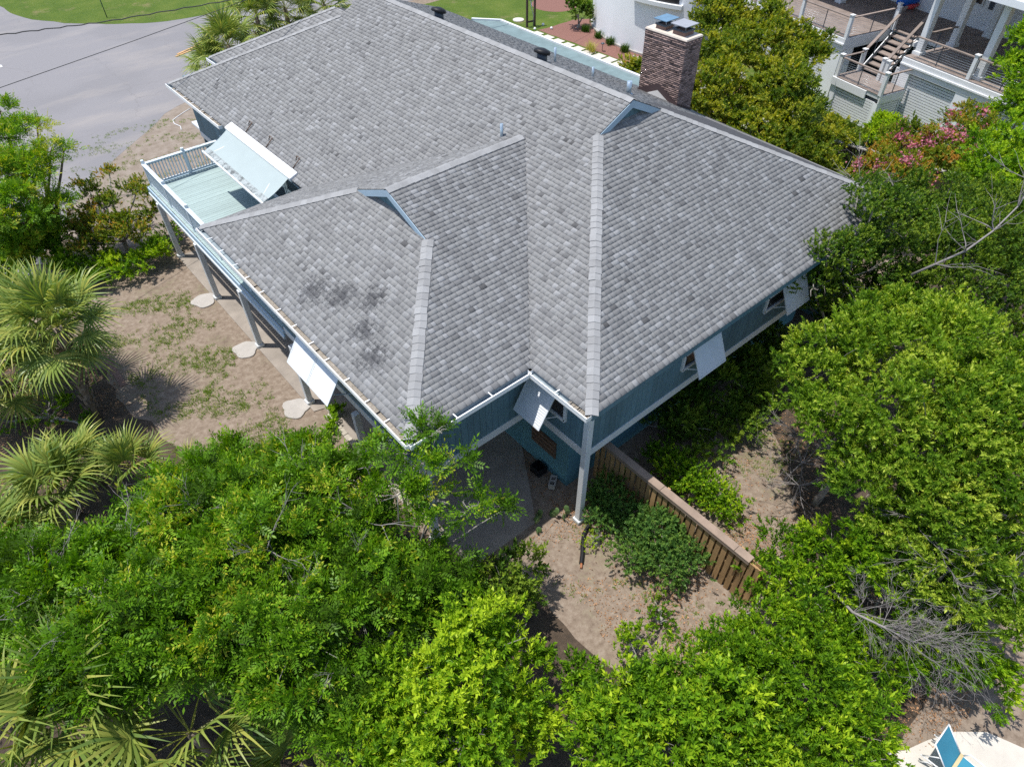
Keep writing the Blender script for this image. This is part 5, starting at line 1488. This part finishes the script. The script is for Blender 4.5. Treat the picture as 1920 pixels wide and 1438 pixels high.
for i, k in ((1, 2), (2, 4), (3, 7), (4, 9), (5, 5)):
    for j in range(k):
        d = Vector((.45 + random.gauss(0, .5), -.75 + random.gauss(0, .45), random.uniform(-.05, .45)))
        twig_tree(mb, limb[i], d, random.uniform(.7, 1.3), .008, 3, droop=.05, spread=.42)
o = mb.build('twigs', m_twig, dt); o['kind'] = 'stuff'
bl = thing('bare_limb', 'long bare grey limb arching over the dark tree', 'branch', (12.4, -1.7, 0))
mb = MB()
limb = [(12.5, -1.6, 0), (12.28, -1.74, 3.0), (11.7, -1.9, 4.6), (11.49, -2.37, 5.3), (12.0, -2.8, 5.75), (12.96, -2.99, 6.1), (14.38, -2.97, 6.3), (15.96, -2.74, 6.4), (18, -2.4, 6.6)]
mb.tube(limb, [.05, .045, .04, .034, .028, .024, .02, .016, .012], 8)
for i in (3, 4, 5, 6, 7):
    for j in range(3):
        twig_tree(mb, limb[i], (random.gauss(0, .6), random.gauss(0, .6), random.uniform(.1, .9)), random.uniform(.7, 1.4), .018, 1)
mb.build('limb', m_twig, bl)
def bare(t, spots, dirs, ln, r, depth=2):
    for s in spots:
        s = Vector(s); mb = MB()
        mb.tube([s - Vector((random.uniform(-.2, .2), random.uniform(-.2, .2), .8)), s], [.03, .02], 6, False)
        for j in range(dirs):
            twig_tree(mb, s, (random.gauss(0, .8), random.gauss(0, .8), random.uniform(.1, .9)), ln * random.uniform(.6, 1.2), r, depth)
        mb.build('bare_branch', m_twig, t)
def atop(key, i, k=1.02):
    x, y, z, r = LUMPS[key][i]
    return (x, y, z + r * .6 * k)
bare(TR['A3'], [atop('A3', 0), atop('A3', 1), atop('A3', 2)], 3, 1.0, .016)
bare(TR['A2'], [atop('A2', 0), atop('A2', 4), atop('A2', 5)], 3, .9, .014)
bare(TR['A1'], [atop('A1', 0), atop('A1', 1)], 3, 1.0, .018, 1)
bare(TR['A4'], [atop('A4', 0), atop('A4', 1), atop('A4', 3)], 2, .9, .014)
bare(TR['F1'], [atop('F1', 0), atop('F1', 3), atop('F1', 5), atop('F1', 1)], 4, 1.1, .018, 1)
bare(TR['D1'], [(5.7, -3.0, 1.6), (5.3, -3.3, 1.2), (5.9, -2.6, 2.2)], 8, .9, .013)
bare(TR['D2'], [atop('D2', 4), atop('D2', 5), atop('D2', 6)], 5, .9, .012)

# palms ------------------------------------------------------------------------------------
def frond_mesh(seed, lp, rad, dead=False, nseg=28):
    r = random.Random(seed); V = []; Q = []; A = []
    def quadstrip(pts, w0, sd, tone):
        n = len(pts)
        for i, q in enumerate(pts):
            t = i / (n - 1); ww = w0 * (.65 + .6 * t) * (1 - max(0, t - .45) / .55 * .95)
            V.append(q - sd * ww / 2); V.append(q + sd * ww / 2)
        b = len(V) - 2 * n
        for i in range(n - 1):
            Q.append((b + 2 * i, b + 2 * i + 1, b + 2 * i + 3, b + 2 * i + 2)); A.append(tone)
    pts = [Vector((lp * t, 0, -.12 * lp * t * t)) for t in (0, .35, .7, 1)]
    for q in (0, 1):
        quadstrip(pts, .035, Vector((0, 1, 0)) if q == 0 else Vector((0, 0, 1)), .75 if not dead else .9)
    o = pts[-1]
    for i in range(nseg):
        t = (i + .5) / nseg * 2 - 1
        ang = t * R(128)
        ln = rad * (1.0 - .30 * abs(t) ** 1.5) * r.uniform(.88, 1.06)
        start = o + Vector((.16 * (1 - abs(t)), 0, -.02))
        d = Vector((math.cos(ang), math.sin(ang), .16 - .10 * abs(t)))
        sd = Vector((-math.sin(ang), math.cos(ang), 0.35 * (1 if i % 2 else -1))).normalized()
        P_ = []
        for k in range(5):
            s = k / 4
            P_.append(start + d * (ln * s) + Vector((0, 0, -ln * (.75 + r.uniform(-.25, .35)) * max(0, s - .3) ** 2)) + Vector((r.uniform(-.01, .01), r.uniform(-.01, .01), 0)))
        quadstrip(P_, .068, sd, min(1, max(0, r.gauss(.45, .2))) if not dead else 1.0)
    return np_mesh('frond', np.array([tuple(v) for v in V]), Q, None, L_palm, A)
FR = [frond_mesh(i, .95, 1.05) for i in range(5)]
m_deadfrond = M('dead_frond', (.24, .17, .09), .9, var=.3)
FD = [frond_mesh(60 + i, .8, .8, True, 16) for i in range(2)]
for _m in FD: _m.materials[0] = m_deadfrond
FRs = [frond_mesh(20 + i, .6, .95) for i in range(4)]
def palm(label, base, top, n, scale=1.0, elev=(-35, 82), meshes=None, trunk_r=.14, group='sabal palms', name='sabal_palm', boots=False, trunk=True):
    t = thing(name, label, 'palm', (base[0], base[1], 0), group)
    top = Vector(top); b = Vector((base[0], base[1], -.05))
    if trunk:
        pth = [b.lerp(top, k / 4) + Vector((0, 0, 0)) for k in range(5)]
        MB().tube(pth, [trunk_r * 1.15, trunk_r, trunk_r, trunk_r * 1.05, trunk_r * .9], 12).build('trunk', m_boot, t)
        if boots:
            ax = (top - b).normalized()
            k = 0
            bm = MB().hexa([(-.05, 0, 0), (.05, 0, 0), (.05, .05, 0), (-.05, .05, 0), (-.035, .10, .20), (.035, .10, .20), (.03, .13, .20), (-.03, .13, .20)]).mesh('boot', m_boot)
            for s in np.arange(.15, .97, .035):
                for q in range(3):
                    az = k * 2.399; k += 1
                    c_ = b.lerp(top, s)
                    Mx = Matrix.Translation(c_) @ ax.to_track_quat('Z', 'Y').to_matrix().to_4x4() @ Matrix.Rotation(az, 4, 'Z') @ Matrix.Translation((0, trunk_r * .85, 0))
                    add('boot', bm, t, Mx)
    meshes = meshes or FR
    for i in range(n):
        u = (i + .5) / n
        el = R(elev[0] + (elev[1] - elev[0]) * (u ** .9) + random.uniform(-8, 8))
        az = i * 2.39996 + random.uniform(-.25, .25)
        Mx = Matrix.Translation(top + Vector((0, 0, -.1 + .15 * u))) @ Matrix.Rotation(az, 4, 'Z') @ Matrix.Rotation(-el, 4, 'Y') @ Matrix.Rotation(random.uniform(-.35, .35), 4, 'X') @ Matrix.Scale(scale * random.uniform(.85, 1.1), 4)
        o = add('frond', random.choice(meshes), t)
        o.matrix_basis = Mx
    if n > 22:
        for i in range(5):
            Mx = Matrix.Translation(top + Vector((0, 0, -.25))) @ Matrix.Rotation(i * 1.3 + .4, 4, 'Z') @ Matrix.Rotation(R(random.uniform(55, 75)), 4, 'Y') @ Matrix.Scale(scale * .9, 4)
            add('dead_frond', random.choice(FD), t).matrix_basis = Mx
    return t
palm('big sabal palm with scaly trunk at the left edge of the yard', (-9.0, 13.75), (-8.5, 14.2, 3.5), 32, 1.0, boots=True)
palm('sabal palm crown behind the big scaly-trunked palm', (-9.6, 17.2), (-9.3, 16.6, 2.7), 26, 1.0)
palm('sabal palm crown at the left edge below the light green tree', (-11.0, 15.4), (-10.6, 15.2, 2.1), 26, 1.0)
GP = 'low fan palmettos'
palm('broad grey-green palmetto left of the feathery trees', (-10.6, 10.2), (-10.55, 10.15, 1.4), 14, 1.1, (5, 75), FRs, group=GP, name='fan_palmetto', trunk_r=.10)
palm('upright palmetto fan below the palm shadow', (-8.5, 9.7), (-8.75, 9.75, 1.1), 8, .85, (30, 85), FRs, group=GP, name='fan_palmetto', trunk_r=.09)
palm('palmetto at the left edge below the broad grey-green one', (-12.1, 9.4), (-12.0, 9.4, 1.3), 13, 1.05, (5, 75), FRs, group=GP, name='fan_palmetto', trunk_r=.09)
palm('palmetto squeezed behind the broad grey-green one', (-9.7, 10.9), (-9.9, 10.7, 1.2), 11, .9, (10, 78), FRs, group=GP, name='fan_palmetto', trunk_r=.09)
palm('small palmetto poking through at the yard side', (-7.5, 8.5), (-7.5, 8.5, .8), 6, .75, (25, 80), FRs, group=GP, name='fan_palmetto', trunk_r=.07)
palm('large palmetto in the bottom left corner', (-12.6, 2.5), (-12.5, 2.6, 2.6), 15, 1.15, (5, 75), FR, group=GP, name='fan_palmetto', trunk_r=.10)
palm('large palmetto second from the bottom left corner', (-11.3, 2.5), (-11.3, 2.6, 2.6), 15, 1.1, (5, 75), FR, group=GP, name='fan_palmetto', trunk_r=.10)
palm('palmetto with yellow centre at the bottom edge', (-10.1, 1.0), (-10.1, 1.0, 2.2), 12, 1.1, (5, 70), FR, group=GP, name='fan_palmetto', trunk_r=.10)
palm('palmetto partly under the bottom edge beside the dark gap', (-8.7, -.5), (-8.7, -.5, 1.1), 8, .9, (20, 75), FRs, group=GP, name='fan_palmetto', trunk_r=.08)
GS = 'street palms behind the roof'
palm('dark street palm standing above the far eave corner', (6.9, 37.6), (6.95, 37.7, 2.3), 26, 1.15, (-25, 85), FR, group=GS)
palm('short street palm nearest the loose planks', (5.7, 38.2), (5.75, 38.2, 1.2), 18, 1.0, (-10, 85), FR, group=GS)
palm('street palm with hanging straw fronds behind the roof', (9.8, 39.5), (9.8, 39.4, 3.0), 28, 1.2, (-50, 85), FR, group=GS)
palm('street palm second from the top picture edge', (11.9, 39.6), (11.9, 39.6, 3.0), 24, 1.15, (-35, 85), FR, group=GS)
palm('street palm farthest right behind the ridge', (14.0, 38.2), (14.0, 38.2, 3.1), 24, 1.15, (-30, 85), FR, group=GS)

# spiky and low plants -----------------------------------------------------------------------
def blades(name, label, cat, spots, n, ln, wd, mat, tone, group=None, spread=.06, lean=.5):
    t = thing(name, label, cat, (spots[0][0], spots[0][1], 0), group)
    g = np.random.default_rng(int(abs(spots[0][0]) * 100))
    V, A = [], []
    for (x, y) in spots:
        for i in range(n):
            az = g.uniform(0, 2 * math.pi); le = g.uniform(.1, lean); L_ = ln * g.uniform(.6, 1.1)
            b = np.array([x + g.normal(0, spread), y + g.normal(0, spread), 0.0])
            d = np.array([math.cos(az) * le, math.sin(az) * le, math.sqrt(max(.05, 1 - le * le))]); s = np.array([-math.sin(az), math.cos(az), 0]) * wd / 2
            m = b + d * L_ * .55; tp = b + d * L_ + np.array([d[0], d[1], -.5]) * L_ * .25
            V += [b - s, b + s, m + s * .8, m - s * .8, m - s * .8, m + s * .8, tp + s * .1, tp - s * .1]
            q = float(np.clip(g.normal(tone, .15), 0, 1)); A += [q, q]
    V = np.array(V)
    add('leaves', np_mesh('leaves', V, np.arange(len(V)).reshape(-1, 4), None, mat, A), t)
for k, (x, y, lb) in enumerate(((30.0, 29.87, 'dark grass clump in the mulch farthest along the tower wall'), (29.73, 28.31, 'second dark grass clump along the tower wall'), (29.41, 26.86, 'third dark grass clump along the tower wall'), (29.07, 25.24, 'dark grass clump in the mulch nearest the chimney'))):
    blades('grass_clump', lb, 'grass clump', [(x, y)], 160, .62, .03, L_dark, .15, 'dark grass clumps in the mulch', .14, .4)
blades('fountain_grass', 'straw-coloured fountain grass arching over the stepping stones', 'grass clump', [(27.35, 26.6), (27.55, 27.0)], 120, .8, .02, L_grass, .95, None, .1, .85)
blades('fountain_grass', 'reddish fountain grass at the last visible stepping stone', 'grass clump', [(27.15, 23.4)], 90, .7, .02, L_crape, .9, None, .08, .8)
blades('yucca', 'spiky pale yucca below the timber retaining wall', 'yucca', [(25.4, 6.3)], 60, 1.1, .06, L_palm, .5, None, .05, .6)
blades('yucca', 'small spiky yucca at the foot of the big palm', 'yucca', [(-9.3, 12.7)], 30, .6, .05, L_palm, .3, None, .05, .7)

def cactus(label, x, y, seed):
    t = thing('prickly_pear', label, 'cactus', (x, y, 0), 'prickly pears by the corner post')
    r = random.Random(seed)
    mc = bpy.data.materials.get('cactus_green') or M('cactus_green', (.09, .15, .05), .5, var=.2)
    for k in range(5):
        h = .0 if k < 2 else r.uniform(.14, .26)
        px, py = x + r.uniform(-.12, .12), y + r.uniform(-.12, .12)
        az = r.uniform(0, 3.14); V = []; F = []
        n1, n2 = 10, 6
        for i in range(n2 + 1):
            th = math.pi * i / n2
            for j in range(n1):
                ph = 2 * math.pi * j / n1
                q = Vector((.085 * math.sin(th) * math.cos(ph), .016 * math.sin(th) * math.sin(ph), .12 - .12 * math.cos(th)))
                q = Matrix.Rotation(az, 3, 'Z') @ Matrix.Rotation(r.uniform(-.01, .01) + .3 * math.sin(k * 2.1), 3, 'X') @ q
                V.append((px + q.x, py + q.y, h + q.z))
        for i in range(n2):
            for j in range(n1):
                F.append((i * n1 + j, i * n1 + (j + 1) % n1, (i + 1) * n1 + (j + 1) % n1, (i + 1) * n1 + j))
        me = bpy.data.meshes.new('pad'); me.from_pydata(V, [], F); me.materials.append(mc); me.polygons.foreach_set('use_smooth', [True] * len(F)); me.update()
        add('pad', me, t)
cactus('prickly pear at the slab corner edge', -.44, 1.12, 1); cactus('prickly pear halfway between slab corner and post', -.1, 1.0, 2); cactus('prickly pear touching the corner post base', .16, .72, 3); cactus('prickly pear farthest from the corner post, on the slab edge', -.72, .98, 4)

vn = thing('creeper_vine', 'bright green creeper trailing over the edging stones', 'vine', (-3.1, 8.3, 0))
g = np.random.default_rng(3)
vp = [Vector(q) for q in ((-2.55, 8.6, .14), (-2.88, 8.75, .16), (-3.1, 8.3, .14), (-3.45, 8.0, .1), (-3.8, 7.6, .1), (-4.2, 7.2, .15), (-4.5, 6.7, .3))]
P_ = []
for a, b in zip(vp, vp[1:]):
    for k in range(26): P_.append(tuple(a.lerp(b, random.random()) + Vector((random.gauss(0, .07), random.gauss(0, .07), abs(random.gauss(0, .06))))))
P_ = np.array(P_); ax = g.normal(0, .5, P_.shape); ax[:, 2] = 1; ax /= np.linalg.norm(ax, axis=1)[:, None]
MB().tube(vp, .008, 5).build('stem', m_brownbark, vn)
foliage(P_, ax, np.full(len(P_), .9), np.full(len(P_), .45), S_broad, 'leaves', L_bright, vn, g)

# ground cover stuff -----------------------------------------------------------------------------
def scatter_grass(name, label, rects, n, hgt, mat, tone, clump=16):
    g = np.random.default_rng(len(name) + n)
    V, A = [], []
    for (x0, x1, y0, y1, wgt) in rects:
        k = int(n * wgt)
        cx_ = g.uniform(x0, x1, k); cy_ = g.uniform(y0, y1, k)
        pat = np.sin(cx_ * 2.1 + 1.3 * np.sin(cy_ * 1.7)) + np.sin(cy_ * 2.7 + cx_) + g.normal(0, .7, k)
        m = pat > .35
        for x, y in zip(cx_[m], cy_[m]):
            for i in range(g.integers(5, clump)):
                az = g.uniform(0, 6.283); L_ = hgt * g.uniform(.5, 1.2); le = g.uniform(.2, .9)
                b = np.array([x + g.normal(0, .05), y + g.normal(0, .05), .0]); s = np.array([-math.sin(az), math.cos(az), 0]) * .008
                tp = b + np.array([math.cos(az) * le, math.sin(az) * le, 1 - .6 * le]) * L_
                V += [b - s, b + s, tp + s * .3, tp - s * .3]; A.append(float(np.clip(g.normal(tone, .25), 0, 1)))
    V = np.array(V)
    o = add(name, np_mesh(name, V, np.arange(len(V)).reshape(-1, 4), None, mat, A)); tag(o, label, 'grass', kind='stuff')
scatter_grass('weedy_grass', 'sparse weedy grass scattered over the sandy yard', [(-7.5, -3.9, 8.2, 19.5, .75), (-1.5, 1.6, -4.0, .4, .05), (2.4, 8, -3, -.8, .06), (-4.5, 2.8, 25, 36, .35)], 5200, .10, L_grass, .42)
def scatter_litter(name, label, rects, n):
    g = np.random.default_rng(99)
    V, A = [], []
    for (x0, x1, y0, y1, wgt) in rects:
        k = int(n * wgt)
        x = g.uniform(x0, x1, k); y = g.uniform(y0, y1, k)
        pat = np.sin(x * 1.9 + 2 * np.sin(y * 1.1)) + np.sin(y * 2.3 + x * .7) + g.normal(0, .9, k)
        x, y = x[pat > -.3], y[pat > -.3]; k = len(x)
        az = g.uniform(0, 6.283, k); ln = g.uniform(.03, .075, k); tz = g.normal(0, .3, k); tw = g.normal(0, .4, k)
        d = np.stack([np.cos(az), np.sin(az), tz], 1) * ln[:, None]; s = np.stack([-np.sin(az), np.cos(az), tw], 1) * (ln * .4)[:, None]
        c_ = np.stack([x, y, g.uniform(.012, .04, k)], 1)
        q = np.stack([c_ - d / 2, c_ + s / 2, c_ + d / 2, c_ - s / 2], 1)
        V.append(q.reshape(-1, 3)); A.append(np.clip(g.normal(.5, .3, k), 0, 1))
    V = np.concatenate(V); A = np.concatenate(A)
    o = add(name, np_mesh(name, V, np.arange(len(V)).reshape(-1, 4), None, m_litter, A)); tag(o, label, 'leaf litter', kind='stuff')
scatter_litter('leaf_litter', 'dry brown leaves strewn over the bare ground', [(-1.3, 1.75, -4.6, .9, .12), (2.15, 4.2, -4.4, .2, .16), (4.2, 9.0, -4.2, -.2, .08), (-13.5, -7.9, 10.8, 19, .34), (1, 5.2, -9.3, -6.0, .18), (-13, -3.2, -3, 7.5, .22), (.2, 1.0, .3, 3.5, .03), (-3.0, 3.5, -7, -3.6, .10), (-1.6, 1.8, -5.5, -2.2, .08)], 30000)
print('leaf tris', TRI[0], 'shingles', len(SV))
